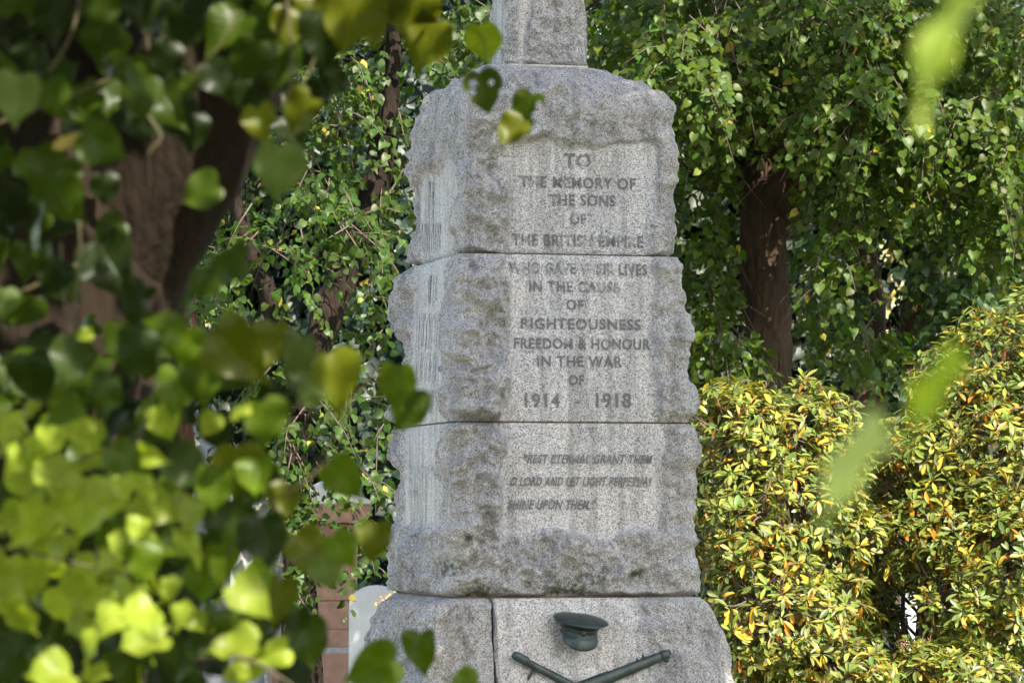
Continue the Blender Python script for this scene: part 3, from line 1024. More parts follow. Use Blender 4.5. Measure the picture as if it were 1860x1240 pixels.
headstone(683, 1062, 28.0, .40, M['white_marble'], 'white rounded marble gravestone beside the red sandstone monument', 'round', R(-8))
headstone(1638, 1098, 30.0, .24, M['white_marble'], 'small white sunlit gravestone showing through the gap between rhododendron bushes', 'shoulder', R(20), .16)
headstone(1688, 1060, 33.0, .55, M['grey_stone'], 'pale grey gravestone behind the small white stone between the bushes', 'round', R(4))
headstone(1832, 1150, 27.5, .34, M['grey_stone'], 'grey gravestone low behind the right edge of the rhododendron', 'flat', R(-5))
headstone(262, 842, 36.0, .55, M['grey_stone'], 'tall grey gravestone glimpsed through the leaves left of reddish trunk', 'shoulder', R(3))
headstone(345, 838, 37.0, .50, M['white_marble'], 'tall pale gravestone glimpsed through the leaves right of reddish trunk', 'shoulder', R(-4))
headstone(466, 846, 35.0, .50, M['grey_stone'], 'grey pointed gravestone left of the ivy-clad trunk', 'flat', R(6))
headstone(386, 640, 40.0, .62, M['white_marble'], 'tall pale obelisk gravestone among dark far trees', 'obelisk', R(10))
headstone(425, 1080, 29.0, .48, M['slate'], 'dark grey gravestone low behind the foreground leaves', 'round', R(5))
fb_ = at(706, 1095, 26.5)
flw = empty('flower_bunch', fb_, label='small orange flower bunch at the left edge of the memorial base', cat='flowers')
fpos = rng.normal(size=(60, 3)) * np.array([.05, .05, .035])
V, F, cc, uv = build_leaves(fpos, norm(rng.normal(size=(60, 3)) + [0, -.3, .6]), norm(rng.normal(size=(60, 3))), rng.uniform(.02, .035, 60), tint(60, (.75, .35, .03)), T_RHO)
link_mesh('blossom', np_mesh('blossom', V, [F], True, cc), M['flower'], flw)
V, F = tube_mesh([(np.array([[0, 0, -fb_[2]], [.01, 0, -.3], [0, 0, 0]]) + np.array([dx, dx * .5, 0]), np.array([.004, .004, .003])) for dx in (-.03, 0, .03)], 5)
link_mesh('stem', np_mesh('stem', V, F), M['twig'], flw)

# ================================================================== LINDEN TREES BEHIND
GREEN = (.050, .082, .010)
ODD = [(.28, .24, .05), (.30, .20, .05), (.20, .25, .06)]


def z_of(px, py, Y): return tuple(at(px, py, Y))


# right-hand tree with the forked brown trunk
p = at(1402, 900, 26.2)
tA = empty('linden_tree', (p[0], p[1], 0), label='linden tree with thick brown forking trunk right of the memorial', cat='tree', group='linden trees behind the memorial')
base = (p[0], 26.2, 0)
trunk_obj('trunk', tA, [
    limb([(p[0] + .05, 26.2, -.1), z_of(1400, 1000, 26.2), z_of(1402, 690, 26.2), z_of(1395, 520, 26.2), z_of(1392, 400, 26.2), z_of(1392, 330, 26.2), z_of(1400, 280, 26.2), z_of(1420, 60, 26.5), z_of(1430, -300, 26.6)], [.30, .16, .125, .14, .165, .21, .20, .13, .08], 110),
    limb([z_of(1385, 420, 26.25), z_of(1350, 310, 26.3), z_of(1290, 180, 26.5), z_of(1180, 0, 26.9), z_of(1080, -200, 27)], [.13, .13, .11, .08, .05], 50),
    limb([z_of(1405, 420, 26.2), z_of(1440, 330, 26.2), z_of(1500, 240, 26.1), z_of(1620, 120, 26.0), z_of(1760, 20, 25.8)], [.13, .12, .10, .07, .04], 50)], M['bark'], 36, .035, 3, .05)
blA = [pblob(*b) for b in [
    (1150, 40, 26.0, 130, 120, .9), (1300, 40, 25.6, 170, 120, .9), (1470, 50, 25.2, 190, 120, .9), (1660, 60, 25.6, 170, 130, .9), (1830, 90, 25.6, 150, 150, .9),
    (1560, 210, 24.9, 170, 110, .8), (1730, 240, 25.2, 150, 100, .8), (1250, 200, 25.7, 110, 130, .8), (1370, 170, 25.2, 120, 90, .6), (1285, 380, 26.0, 62, 150, .5),
    (1300, 560, 26.1, 56, 60, .4), (1310, 630, 25.6, 80, 55, .35, 1.3), (1520, 310, 25.4, 110, 60, .5), (1650, 340, 25.4, 130, 75, .5), (1820, 330, 25.4, 110, 120, .6),
    (1520, 400, 25.2, 26, 60, .15), (1530, 480, 25.1, 34, 62, .18), (1800, 440, 25.3, 70, 60, .35), (1560, 630, 26.9, 95, 60, .4, .8), (1470, 520, 27.0, 40, 90, .3, .7),
    (1250, 140, 24.7, 120, 110, .5), (1250, -190, 26, 330, 150, 1.3, .5), (1650, -190, 26, 330, 150, 1.3, .5), (1085, 470, 25.5, 110, 150, .5), (1050, 235, 26.9, 90, 80, .4, 1.3), (960, 335, 27.5, 100, 110, .5, 1.3), (1020, 440, 27.0, 110, 110, .4, 1.3), (1280, 90, 27.0, 200, 150, .5), (1620, 120, 27.0, 260, 160, .5)]]  # clumps hidden behind the memorial are added to shade the stones at left


def holeA(pp):
    pxp = 930 + FPX * pp[:, 0] / pp[:, 1]
    pyp = 930 - FPX * (pp[:, 2] - CAM_Z) / pp[:, 1]
    trunkgap = (pp[:, 1] < 26.5) & (abs(pxp - 1392) < 46) & (pyp > 300) & (pyp < 600)
    return ~trunkgap


oA, tw = crown_obj('crown', tA, blA, 1250, GREEN, M['linden'], (.055, .092), .34, 8, .30, ODD, .018, 5, hole=holeA)
hb_ = 15000  # unseen high crown, added to throw patchy shade on the background trees
hi_ = np.stack([rng.uniform(-3.0, 6.5, hb_), rng.uniform(18.2, 24.5, hb_), rng.normal(8.3, .35, hb_)], 1)
hi_ = hi_[vnoise(hi_ * np.array([1, 1, .5]), .85, 191) + .35 * vnoise(hi_, .3, 192) > np.where(hi_[:, 0] > 1.0, .30, .02)]
hn_ = len(hi_)
hV, hF, hc, hu = build_leaves(hi_, np.stack([rng.uniform(-1, 1, hn_), rng.uniform(-1, 1, hn_), np.full(hn_, -.5)], 1), np.stack([rng.uniform(-.5, .5, hn_), rng.uniform(-.6, .3, hn_), np.ones(hn_)], 1), rng.uniform(.10, .16, hn_), tint(hn_, GREEN), T_FAR)
link_mesh('added_shade_crown', np_mesh('added_shade_crown', hV - np.array(tA.location), [hF], True, hc), M['linden'], tA)
trunk_obj('bough', tA, [limb([z_of(1420, 60, 26.5), (2.4, 24.8, 7.0), (2.0, 22.0, 8.2), (1.2, 19.5, 8.5)], [.14, .11, .07, .03], 40), limb([(2.3, 24.0, 7.5), (4.0, 22.5, 8.2), (5.8, 21.0, 8.4)], [.08, .06, .03], 24), limb([(2.1, 22.6, 8.1), (.4, 22.0, 8.3), (-2.2, 21.2, 8.4)], [.08, .06, .03], 24)], M['bark'], 16, .01, 77)
twigs_obj('twigs', tA, [(a[::3], b[::3], c[::3]) for a, b, c in tw], M['twig_brown'], .005)

# second tree at the right, deeper in shade, with two dark stems
p = at(1640, 900, 29.5)
tB = empty('linden_tree', (p[0], p[1], 0), label='shaded linden tree with dark slim trunks behind the notch between rhododendrons', cat='tree', group='linden trees behind the memorial')
trunk_obj('trunk', tB, [
    limb([(at(1552, 900, 29.5)[0], 29.5, -.1), z_of(1560, 900, 29.5), z_of(1584, 700, 29.5), z_of(1570, 450, 29.6), z_of(1560, 100, 29.8), z_of(1540, -200, 30)], [.2, .15, .13, .12, .1, .06], 60),
    limb([(at(1715, 900, 29.2)[0], 29.2, -.1), z_of(1690, 800, 29.2), z_of(1662, 600, 29.2), z_of(1690, 420, 29.3), z_of(1740, 100, 29.4)], [.2, .15, .13, .11, .08], 60)], M['bark'], 20, .03, 9)
blB = [pblob(*b) for b in [
    (1480, 420, 29.0, 70, 130, .6, .8), (1700, 470, 28.6, 60, 130, .6), (1780, 560, 28.2, 110, 110, .7), (1560, 560, 29, 50, 80, .5, .7), (1650, 650, 28.6, 60, 50, .5, .7),
    (1560, 330, 28.8, 120, 80, .6), (1720, 300, 28.8, 160, 110, .7), (1850, 420, 28.8, 90, 150, .7), (1500, 120, 29, 250, 150, .8, .7), (1800, 120, 29, 200, 150, .8, .7), (1600, -150, 29.5, 420, 150, 1.4, .5)]]


def see_through(pp):
    """the little open lane through which the sunlit yellow tree shows"""
    pxp = 930 + FPX * pp[:, 0] / pp[:, 1]
    pyp = 930 - FPX * (pp[:, 2] - CAM_Z) / pp[:, 1]
    return ~((abs(pxp - 1612) < 17) & (pyp > 345) & (pyp < 640) & (rng.random(len(pp)) < .85))


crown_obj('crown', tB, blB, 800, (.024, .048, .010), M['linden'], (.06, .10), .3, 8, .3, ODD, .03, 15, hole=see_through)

# left-hand tree with the ivy-clad trunk
p = at(548, 900, 22.6)
tL = empty('linden_tree', (p[0], p[1], 0), label='linden tree with dark ivy-clad trunk left of the memorial', cat='tree', group='linden trees behind the memorial')
trunk_obj('trunk', tL, [
    limb([(p[0], 22.6, -.1), z_of(550, 1230, 22.6), z_of(545, 1100, 22.6), z_of(535, 850, 22.6), z_of(545, 700, 22.6), z_of(590, 580, 22.7), z_of(640, 470, 22.8), z_of(700, 250, 23), z_of(730, -150, 23.2)], [.16, .115, .09, .085, .09, .10, .09, .08, .05], 90),
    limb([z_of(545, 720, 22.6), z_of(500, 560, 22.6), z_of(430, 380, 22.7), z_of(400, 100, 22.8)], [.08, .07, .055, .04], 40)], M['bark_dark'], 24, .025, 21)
blL = [pblob(*b) for b in [
    (480, 470, 22.0, 150, 85, .6, 1.1), (380, 500, 22.2, 90, 90, .5), (610, 430, 22.3, 90, 90, .5), (620, 200, 22.8, 130, 130, .7), (700, 320, 23.0, 85, 110, .5), (560, 300, 22.8, 130, 110, .6),
    (800, 70, 23.3, 120, 100, .7), (860, 40, 23.6, 110, 110, .6), (700, 80, 23, 130, 110, .7), (690, 500, 23.4, 60, 110, .5), (640, 620, 23.2, 70, 90, .5, .8), (690, 690, 23.6, 50, 120, .4, .8),
    (350, 570, 22.6, 70, 60, .4, .8), (700, 230, 23.2, 80, 90, .5), (560, 740, 22.3, 60, 70, .3, .8), (600, 860, 22.4, 50, 70, .3, .8), (545, 900, 22.4, 36, 120, .15, .8), (625, 1030, 22.3, 52, 42, .25, 1.0), (650, 955, 22.4, 36, 42, .2, 1.0), (668, 870, 22.5, 40, 40, .2, 1.0), (600, 960, 22.3, 36, 50, .2, .8),
    (540, 760, 22.3, 42, 110, .14, 1.6), (545, 985, 22.3, 36, 100, .14, 1.4), (500, 680, 22.6, 50, 60, .3, .6), (680, 760, 23.8, 60, 80, .4, .7), (450, 100, 23.5, 220, 160, .8, .8), (250, 300, 23.5, 200, 200, .8, .6), (600, -160, 23.2, 360, 150, 1.4, .6), (850, -200, 23.6, 200, 160, 1.0, .6)]]
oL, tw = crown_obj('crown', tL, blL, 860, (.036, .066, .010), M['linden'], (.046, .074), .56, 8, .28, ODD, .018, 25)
twigs_obj('twigs', tL, [(a[::3], b[::3], c[::3]) for a, b, c in tw], M['twig_brown'], .005)

# reddish far trunk seen through the leaves
p = at(322, 900, 27.0)
tR = empty('linden_tree', (p[0], p[1], 0), label='linden with reddish brown trunk half hidden by the foreground leaves', cat='tree', group='linden trees behind the memorial')
trunk_obj('trunk', tR, [limb([(p[0], 27, -.1), z_of(318, 1100, 27), z_of(322, 850, 27), z_of(330, 600, 27), z_of(350, 200, 27.1), z_of(360, -200, 27.2)], [.22, .15, .12, .11, .1, .06], 60)], mat_bark('reddish_bark', (.03, .017, .012), (.12, .065, .042)), 20, .03, 31)
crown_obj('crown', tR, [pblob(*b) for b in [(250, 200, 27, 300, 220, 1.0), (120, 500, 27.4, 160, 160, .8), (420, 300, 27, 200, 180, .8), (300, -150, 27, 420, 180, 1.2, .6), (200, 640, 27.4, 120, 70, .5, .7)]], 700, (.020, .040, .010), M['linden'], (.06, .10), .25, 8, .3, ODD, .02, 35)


# far trees closing the view, each with its own trunk and crown
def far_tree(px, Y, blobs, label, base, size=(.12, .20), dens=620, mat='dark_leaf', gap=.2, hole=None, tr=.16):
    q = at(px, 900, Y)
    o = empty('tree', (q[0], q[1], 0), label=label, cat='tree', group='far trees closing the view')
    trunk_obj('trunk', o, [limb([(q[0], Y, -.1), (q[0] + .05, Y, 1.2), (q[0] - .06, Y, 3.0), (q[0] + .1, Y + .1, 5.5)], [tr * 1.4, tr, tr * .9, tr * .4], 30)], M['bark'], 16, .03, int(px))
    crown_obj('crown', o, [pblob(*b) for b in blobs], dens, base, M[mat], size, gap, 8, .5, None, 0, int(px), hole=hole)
    return o


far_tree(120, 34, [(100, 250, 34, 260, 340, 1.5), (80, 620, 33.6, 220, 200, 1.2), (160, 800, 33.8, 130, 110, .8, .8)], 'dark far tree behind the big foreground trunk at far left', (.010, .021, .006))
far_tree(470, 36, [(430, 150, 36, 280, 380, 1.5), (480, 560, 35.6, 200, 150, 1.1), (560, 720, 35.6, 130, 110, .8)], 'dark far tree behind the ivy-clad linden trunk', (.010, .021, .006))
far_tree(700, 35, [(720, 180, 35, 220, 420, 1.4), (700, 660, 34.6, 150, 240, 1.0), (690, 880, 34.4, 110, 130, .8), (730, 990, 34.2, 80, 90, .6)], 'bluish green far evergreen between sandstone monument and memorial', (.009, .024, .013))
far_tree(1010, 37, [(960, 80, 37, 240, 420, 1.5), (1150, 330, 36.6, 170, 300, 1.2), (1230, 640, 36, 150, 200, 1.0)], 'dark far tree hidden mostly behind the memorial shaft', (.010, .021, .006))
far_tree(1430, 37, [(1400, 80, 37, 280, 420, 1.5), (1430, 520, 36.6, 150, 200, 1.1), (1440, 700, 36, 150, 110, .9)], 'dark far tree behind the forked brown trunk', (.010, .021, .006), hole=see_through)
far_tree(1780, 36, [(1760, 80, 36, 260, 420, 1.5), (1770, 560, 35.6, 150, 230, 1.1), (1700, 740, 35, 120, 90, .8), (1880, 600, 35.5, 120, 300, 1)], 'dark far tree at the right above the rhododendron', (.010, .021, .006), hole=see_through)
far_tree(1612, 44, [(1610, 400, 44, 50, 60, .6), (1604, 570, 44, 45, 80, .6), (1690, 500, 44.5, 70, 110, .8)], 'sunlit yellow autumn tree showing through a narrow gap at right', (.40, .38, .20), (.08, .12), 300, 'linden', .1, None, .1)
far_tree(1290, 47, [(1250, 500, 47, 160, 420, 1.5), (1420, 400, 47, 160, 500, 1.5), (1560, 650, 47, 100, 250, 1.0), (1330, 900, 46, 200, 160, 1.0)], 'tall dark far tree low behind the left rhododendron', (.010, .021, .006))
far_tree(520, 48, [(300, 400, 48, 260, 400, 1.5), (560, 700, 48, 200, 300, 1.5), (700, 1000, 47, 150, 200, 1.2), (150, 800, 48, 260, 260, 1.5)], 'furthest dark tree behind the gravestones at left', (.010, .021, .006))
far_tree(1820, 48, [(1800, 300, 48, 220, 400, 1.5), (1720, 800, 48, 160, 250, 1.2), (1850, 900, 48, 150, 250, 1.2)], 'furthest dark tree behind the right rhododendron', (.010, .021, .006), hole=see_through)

# tree at the right, outside the picture, whose crown shades the memorial
tS = empty('linden_tree', (6.0, 13.4, 0), label='tall linden standing right of the view and shading the memorial', cat='tree', group='linden trees shading the memorial')
trunk_obj('trunk', tS, [limb([(6.0, 13.4, -.1), (5.95, 13.4, 1.5), (5.8, 13.4, 3.2), (5.0, 13.8, 5.2), (3.8, 14.3, 7.0)], [.32, .24, .22, .17, .07], 40)], M['bark'], 20, .03, 51)


def shade_blob(px, py, Y, t, r, k=1.0):
    q = at(px, py, Y) + np.array(SUN) * t
    return (q, r, k)


blS = [shade_blob(980, 60, 18.3, 6.0, (.7, .7, .5)), shade_blob(900, 300, 18.3, 6.2, (.8, .7, .6)), shade_blob(1100, 250, 18.3, 6.0, (.8, .8, .6)), shade_blob(780, 420, 18.6, 6.2, (.6, .6, .5)),
       shade_blob(1000, 560, 18.2, 6.4, (.8, .8, .55)), shade_blob(1180, 520, 18.2, 6.2, (.7, .7, .6)), shade_blob(860, 760, 18.2, 6.6, (.7, .6, .5)), shade_blob(1050, 820, 18.1, 6.6, (.8, .8, .6)),
       shade_blob(1200, 880, 18.2, 6.4, (.7, .7, .6)), shade_blob(760, 900, 18.5, 6.6, (.7, .6, .5)), shade_blob(950, 1050, 18.0, 6.8, (.8, .8, .55)), shade_blob(1200, 1150, 18.0, 6.8, (.8, .8, .5)), shade_blob(760, 1150, 18.2, 6.8, (.7, .7, .5))]

crown_obj('crown', tS, blS, 620, GREEN, M['linden'], (.09, .14), .30, 8, .35, None, 0, 55)

# ================================================================== RHODODENDRON BUSHES
RH = (.185, .200, .036)
RODD = [(.60, .26, .02), (.58, .34, .03), (.46, .16, .02), (.60, .40, .04)]


def rhododendron(label, px, Y, blobs, dens, seed):
    q = at(px, 1000, Y)
    o = empty('rhododendron', (q[0], q[1], 0), label=label, cat='bush', group='rhododendron bushes beside the memorial')
    og = np.array(o.location)
    B = [(np.array(b[0]), np.array(b[1]), b[2]) for b in [pblob(*x) for x in blobs]]
    P, Nn = [], []
    for bi, (c, r, k) in enumerate(B):
        n = int(dens * k * 4 * ((r[0] * r[1]) ** 1.6 / 3 + (r[0] * r[2]) ** 1.6 / 3 + (r[1] * r[2]) ** 1.6 / 3) ** (1 / 1.6) * math.pi)
        u = norm(rng.normal(size=(n, 3)))
        p_ = c + u * r * (1 - .42 * rng.random((n, 1)) ** 1.5)
        p_ = p_ + u * (.06 * vnoise(p_, .22, seed))[:, None]
        keep = np.ones(n, bool)
        for bj, (c2, r2, _) in enumerate(B):
            if bj != bi:
                keep &= (((p_ - c2) / r2) ** 2).sum(1) > .5
        keep &= vnoise(p_, .20, seed + 3) + .35 * rng.normal(size=n) > -.55
        P.append(p_[keep]); Nn.append(norm(u[keep] / r))
    P, Nn = np.concatenate(P), np.concatenate(Nn)
    n = len(P)
    axis = norm(Nn * .6 + np.array([-.08, -.12, .75]) + rng.normal(size=(n, 3)) * .28)
    ref = norm(np.cross(axis, rng.normal(size=(n, 3))))
    ref2 = np.cross(axis, ref)
    lp, lf, ln, ls, lc = [], [], [], [], []
    K = 8
    for j in range(K):
        a = j * 2 * math.pi / K * 1.0 + rng.uniform(-.35, .35, n) + rng.uniform(0, 6.28)
        rad = ref * np.cos(a)[:, None] + ref2 * np.sin(a)[:, None]
        lift = rng.uniform(-.25, .75, n)
        old = rng.random(n) < .08
        lift = np.where(old, rng.uniform(-1.2, -.5, n), lift)
        f = norm(rad + axis * lift[:, None])
        nn = norm(axis - rad * lift[:, None] * .9 + rng.normal(size=(n, 3)) * .18)
        lp.append(P + f * .012); lf.append(f); ln.append(nn)
        ls.append(rng.uniform(.056, .094, n) * np.where(lift > .45, .8, 1))
        c = tint(n, RH, .34, .2)
        gr = rng.random(n) < .55
        c[gr] = tint(int(gr.sum()), (.095, .130, .028), .35, .15)
        yel = rng.random(n) < .07
        c[yel] = tint(int(yel.sum()), (.40, .29, .035), .25, .1)
        c[old] = np.array(RODD)[rng.integers(0, 4, int(old.sum()))] * rng.uniform(.6, 1.1, (int(old.sum()), 1))
        lc.append(c)
    pos, fw, nr, sz, cl = [np.concatenate(a) for a in (lp, lf, ln, ls, lc)]
    k = rng.random(len(pos)) < .9
    V, F, cc, uv = build_leaves(pos[k], fw[k], nr[k], sz[k], cl[k], T_RHO)
    link_mesh('foliage', np_mesh('foliage', V - og, [F], True, cc), M['rhodo'], o)
    # stems: from the root crown out to rosettes, in forking stages
    paths = []
    root = np.array([q[0], q[1] + .15, .0])
    mains = []
    for (c, r, kk) in B:
        for z in range(3):
            e = c + (rng.random(3) - .5) * r * 1.0
            st = root + np.array([rng.uniform(-.3, .3), rng.uniform(-.2, .2), 0])
            mid = st * .5 + e * .5 + rng.normal(size=3) * .08
            paths.append(limb([st, mid, e], [.022, .014, .008], 14))
            mains.append(paths[-1][0])
    mains = np.concatenate(mains)
    for i in rng.permutation(n)[:min(n, 650)]:
        d = np.linalg.norm(mains - P[i], axis=1) + .15 * rng.random(len(mains))
        s_ = mains[int(np.argmin(d))]
        mid = s_ * .45 + P[i] * .55 + rng.normal(size=3) * .05
        paths.append(limb([s_, mid, P[i]], [.0065, .005, .0032], 7))
    V, F = tube_mesh(paths, 6, 0, 0, og)
    st_ = link_mesh('stems', np_mesh('stems', V, F), M['twig_brown'], o)
    st_['kind'] = 'stuff'
    # dry brown seed heads on some shoots
    hp_, hf, hn = [], [], []
    pick = rng.permutation(n)[:int(n * .22)]
    for j in range(7):
        a = norm(axis[pick] + rng.normal(size=(len(pick), 3)) * .6)
        hp_.append(P[pick] + axis[pick] * .01); hf.append(a); hn.append(rng.normal(size=(len(pick), 3)))
    hp_, hf, hn = map(np.concatenate, (hp_, hf, hn))
    V, F, cc, uv = build_leaves(hp_, hf, hn, rng.uniform(.025, .04, len(hp_)), tint(len(hp_), (.17, .10, .06)), [leaf_template([(0, 0), (.05, .3), (.07, .8), (0, 1.0)], 4, 1, 0, .2, .1)])
    link_mesh('seed_heads', np_mesh('seed_heads', V - og, [F], True, cc), M['dark_leaf'], o)
    return o


rhododendron('yellow-green rhododendron bush with orange leaves close beside the memorial', 1400, 20.9, [
    (1345, 785, 20.6, 95, 100, .40), (1460, 778, 20.9, 100, 85, .38), (1345, 960, 20.4, 100, 130, .45), (1450, 920, 20.6, 120, 110, .42), (1400, 1120, 20.3, 130, 150, .50), (1520, 840, 21.0, 70, 70, .32), (1540, 960, 20.8, 80, 70, .3, .9), (1520, 1080, 20.8, 75, 85, .3, .55), (1530, 1215, 20.4, 110, 60, .4), (1400, 1300, 20.3, 190, 90, .5)], 200, 4)
rhododendron('taller yellow-green rhododendron bush at the right edge of view', 1760, 21.4, [
    (1800, 680, 21.4, 110, 110, .45), (1720, 700, 21.3, 75, 60, .3), (1700, 820, 21.2, 110, 90, .42), (1820, 840, 21.1, 120, 130, .5), (1700, 960, 21.0, 105, 100, .42), (1820, 1010, 20.9, 130, 130, .5), (1730, 1100, 20.8, 70, 70, .35), (1840, 1130, 20.9, 100, 80, .4), (1610, 930, 21.4, 60, 90, .3), (1590, 1040, 21.5, 65, 60, .25), (1575, 1160, 21.3, 50, 70, .25), (1606, 1105, 21.5, 30, 35, .2), (1585, 1250, 21, 70, 60, .3), (1690, 1030, 21.2, 60, 60, .3), (1620, 1245, 21, 70, 45, .25), (1730, 1215, 20.5, 120, 55, .4), (1640, 820, 21.2, 70, 55, .3), (1760, 1310, 20.6, 170, 80, .5), (1890, 620, 21.4, 90, 100, .4)], 200, 14)

# ================================================================== THE BIG LINDEN IN FRONT, LEFT
p = at(90, 900, 7.4)
tF = empty('linden_tree', (p[0], 7.4, 0), label='big old linden in front at left with leafy boughs hanging before its bark', cat='tree', group='linden trees in front of the memorial')
trunk_obj('trunk', tF, [
    limb([(p[0] - .02, 7.4, -.1), z_of(40, 1240, 7.4), z_of(50, 900, 7.4), z_of(70, 640, 7.4), z_of(100, 420, 7.4), z_of(70, 150, 7.5), z_of(20, -250, 7.6)], [.38, .29, .27, .27, .26, .24, .20], 120),
    limb([z_of(130, 560, 7.4), z_of(210, 420, 7.35), z_of(310, 250, 7.3), z_of(430, 60, 7.25), z_of(600, -250, 7.2)], [.17, .17, .16, .135, .10], 80)], M['bark_near'], 64, .007, 61, .035)

# leaves read off the photograph one by one: (px, py, length px, direction deg, distance, colour key)
LG, LY, LD, LP, LB = (.028, .048, .002), (.068, .080, .003), (.009, .017, .002), (.075, .105, .040), (.185, .235, .024)  # shade is put into the dark greens, sunlight into the brightest
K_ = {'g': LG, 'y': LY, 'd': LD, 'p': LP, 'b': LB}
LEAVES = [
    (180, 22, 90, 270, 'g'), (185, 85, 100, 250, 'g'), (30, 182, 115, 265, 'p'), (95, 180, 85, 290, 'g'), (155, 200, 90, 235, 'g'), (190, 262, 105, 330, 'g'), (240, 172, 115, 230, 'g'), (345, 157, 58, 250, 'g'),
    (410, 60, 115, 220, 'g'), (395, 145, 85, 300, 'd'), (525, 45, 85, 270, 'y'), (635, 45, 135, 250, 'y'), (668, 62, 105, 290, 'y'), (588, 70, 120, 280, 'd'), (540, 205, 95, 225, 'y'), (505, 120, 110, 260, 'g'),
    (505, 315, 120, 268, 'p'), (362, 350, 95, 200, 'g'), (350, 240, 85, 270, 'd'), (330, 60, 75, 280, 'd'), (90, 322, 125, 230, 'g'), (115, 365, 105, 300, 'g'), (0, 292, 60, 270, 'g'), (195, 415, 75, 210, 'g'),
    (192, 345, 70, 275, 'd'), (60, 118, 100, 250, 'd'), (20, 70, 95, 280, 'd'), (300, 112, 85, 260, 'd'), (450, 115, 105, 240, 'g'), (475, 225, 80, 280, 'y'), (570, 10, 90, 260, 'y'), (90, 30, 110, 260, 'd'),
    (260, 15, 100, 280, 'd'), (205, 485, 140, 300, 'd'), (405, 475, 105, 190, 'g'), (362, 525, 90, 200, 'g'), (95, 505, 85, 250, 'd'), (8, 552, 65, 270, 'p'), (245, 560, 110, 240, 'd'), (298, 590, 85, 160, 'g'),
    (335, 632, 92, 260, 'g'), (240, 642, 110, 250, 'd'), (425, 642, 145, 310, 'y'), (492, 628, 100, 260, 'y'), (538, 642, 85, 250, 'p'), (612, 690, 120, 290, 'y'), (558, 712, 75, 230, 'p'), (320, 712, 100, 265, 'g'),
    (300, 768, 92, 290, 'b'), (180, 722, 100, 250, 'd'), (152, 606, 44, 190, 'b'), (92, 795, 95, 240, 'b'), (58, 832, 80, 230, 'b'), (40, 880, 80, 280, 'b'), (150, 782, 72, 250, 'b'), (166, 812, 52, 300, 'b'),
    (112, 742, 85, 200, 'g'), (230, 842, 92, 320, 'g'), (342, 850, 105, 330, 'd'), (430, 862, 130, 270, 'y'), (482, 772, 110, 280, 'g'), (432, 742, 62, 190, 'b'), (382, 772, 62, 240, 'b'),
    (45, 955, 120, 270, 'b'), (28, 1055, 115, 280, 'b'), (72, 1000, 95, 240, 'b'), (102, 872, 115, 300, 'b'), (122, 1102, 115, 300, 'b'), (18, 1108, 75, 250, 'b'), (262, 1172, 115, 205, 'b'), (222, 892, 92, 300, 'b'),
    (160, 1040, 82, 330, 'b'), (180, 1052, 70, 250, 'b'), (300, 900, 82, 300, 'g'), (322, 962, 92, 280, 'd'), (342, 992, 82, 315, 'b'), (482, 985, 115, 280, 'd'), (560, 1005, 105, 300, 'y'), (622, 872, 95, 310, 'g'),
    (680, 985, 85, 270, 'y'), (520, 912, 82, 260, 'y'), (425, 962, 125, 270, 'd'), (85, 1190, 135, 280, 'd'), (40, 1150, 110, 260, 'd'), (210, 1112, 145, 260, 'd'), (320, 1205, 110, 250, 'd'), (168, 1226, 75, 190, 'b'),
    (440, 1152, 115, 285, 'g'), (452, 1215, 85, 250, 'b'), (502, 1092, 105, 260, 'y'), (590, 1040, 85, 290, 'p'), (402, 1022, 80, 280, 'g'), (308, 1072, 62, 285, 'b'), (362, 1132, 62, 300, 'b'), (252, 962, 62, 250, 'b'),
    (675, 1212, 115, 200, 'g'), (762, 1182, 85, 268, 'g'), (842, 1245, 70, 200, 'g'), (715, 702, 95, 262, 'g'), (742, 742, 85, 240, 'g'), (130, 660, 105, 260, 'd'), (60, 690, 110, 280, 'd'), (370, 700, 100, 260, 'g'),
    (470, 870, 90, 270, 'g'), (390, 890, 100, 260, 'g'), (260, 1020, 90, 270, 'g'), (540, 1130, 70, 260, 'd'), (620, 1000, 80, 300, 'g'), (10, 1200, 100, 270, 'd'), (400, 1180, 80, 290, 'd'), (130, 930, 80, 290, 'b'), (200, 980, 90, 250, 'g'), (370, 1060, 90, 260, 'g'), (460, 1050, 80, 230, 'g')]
lp, lf, ln, ls, lc = [], [], [], [], []
rl = random.Random(21)
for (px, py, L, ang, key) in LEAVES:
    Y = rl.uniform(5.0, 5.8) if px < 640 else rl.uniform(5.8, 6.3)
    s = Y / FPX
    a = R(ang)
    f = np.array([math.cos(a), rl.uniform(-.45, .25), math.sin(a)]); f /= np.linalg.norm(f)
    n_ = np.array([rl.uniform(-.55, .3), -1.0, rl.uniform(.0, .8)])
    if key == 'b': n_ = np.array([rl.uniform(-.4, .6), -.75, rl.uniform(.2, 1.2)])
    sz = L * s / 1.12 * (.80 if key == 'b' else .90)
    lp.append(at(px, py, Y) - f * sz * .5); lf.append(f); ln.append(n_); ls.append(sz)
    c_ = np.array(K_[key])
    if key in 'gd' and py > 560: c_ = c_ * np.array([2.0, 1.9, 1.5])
    lc.append(c_ * rl.uniform(.75, 1.25))
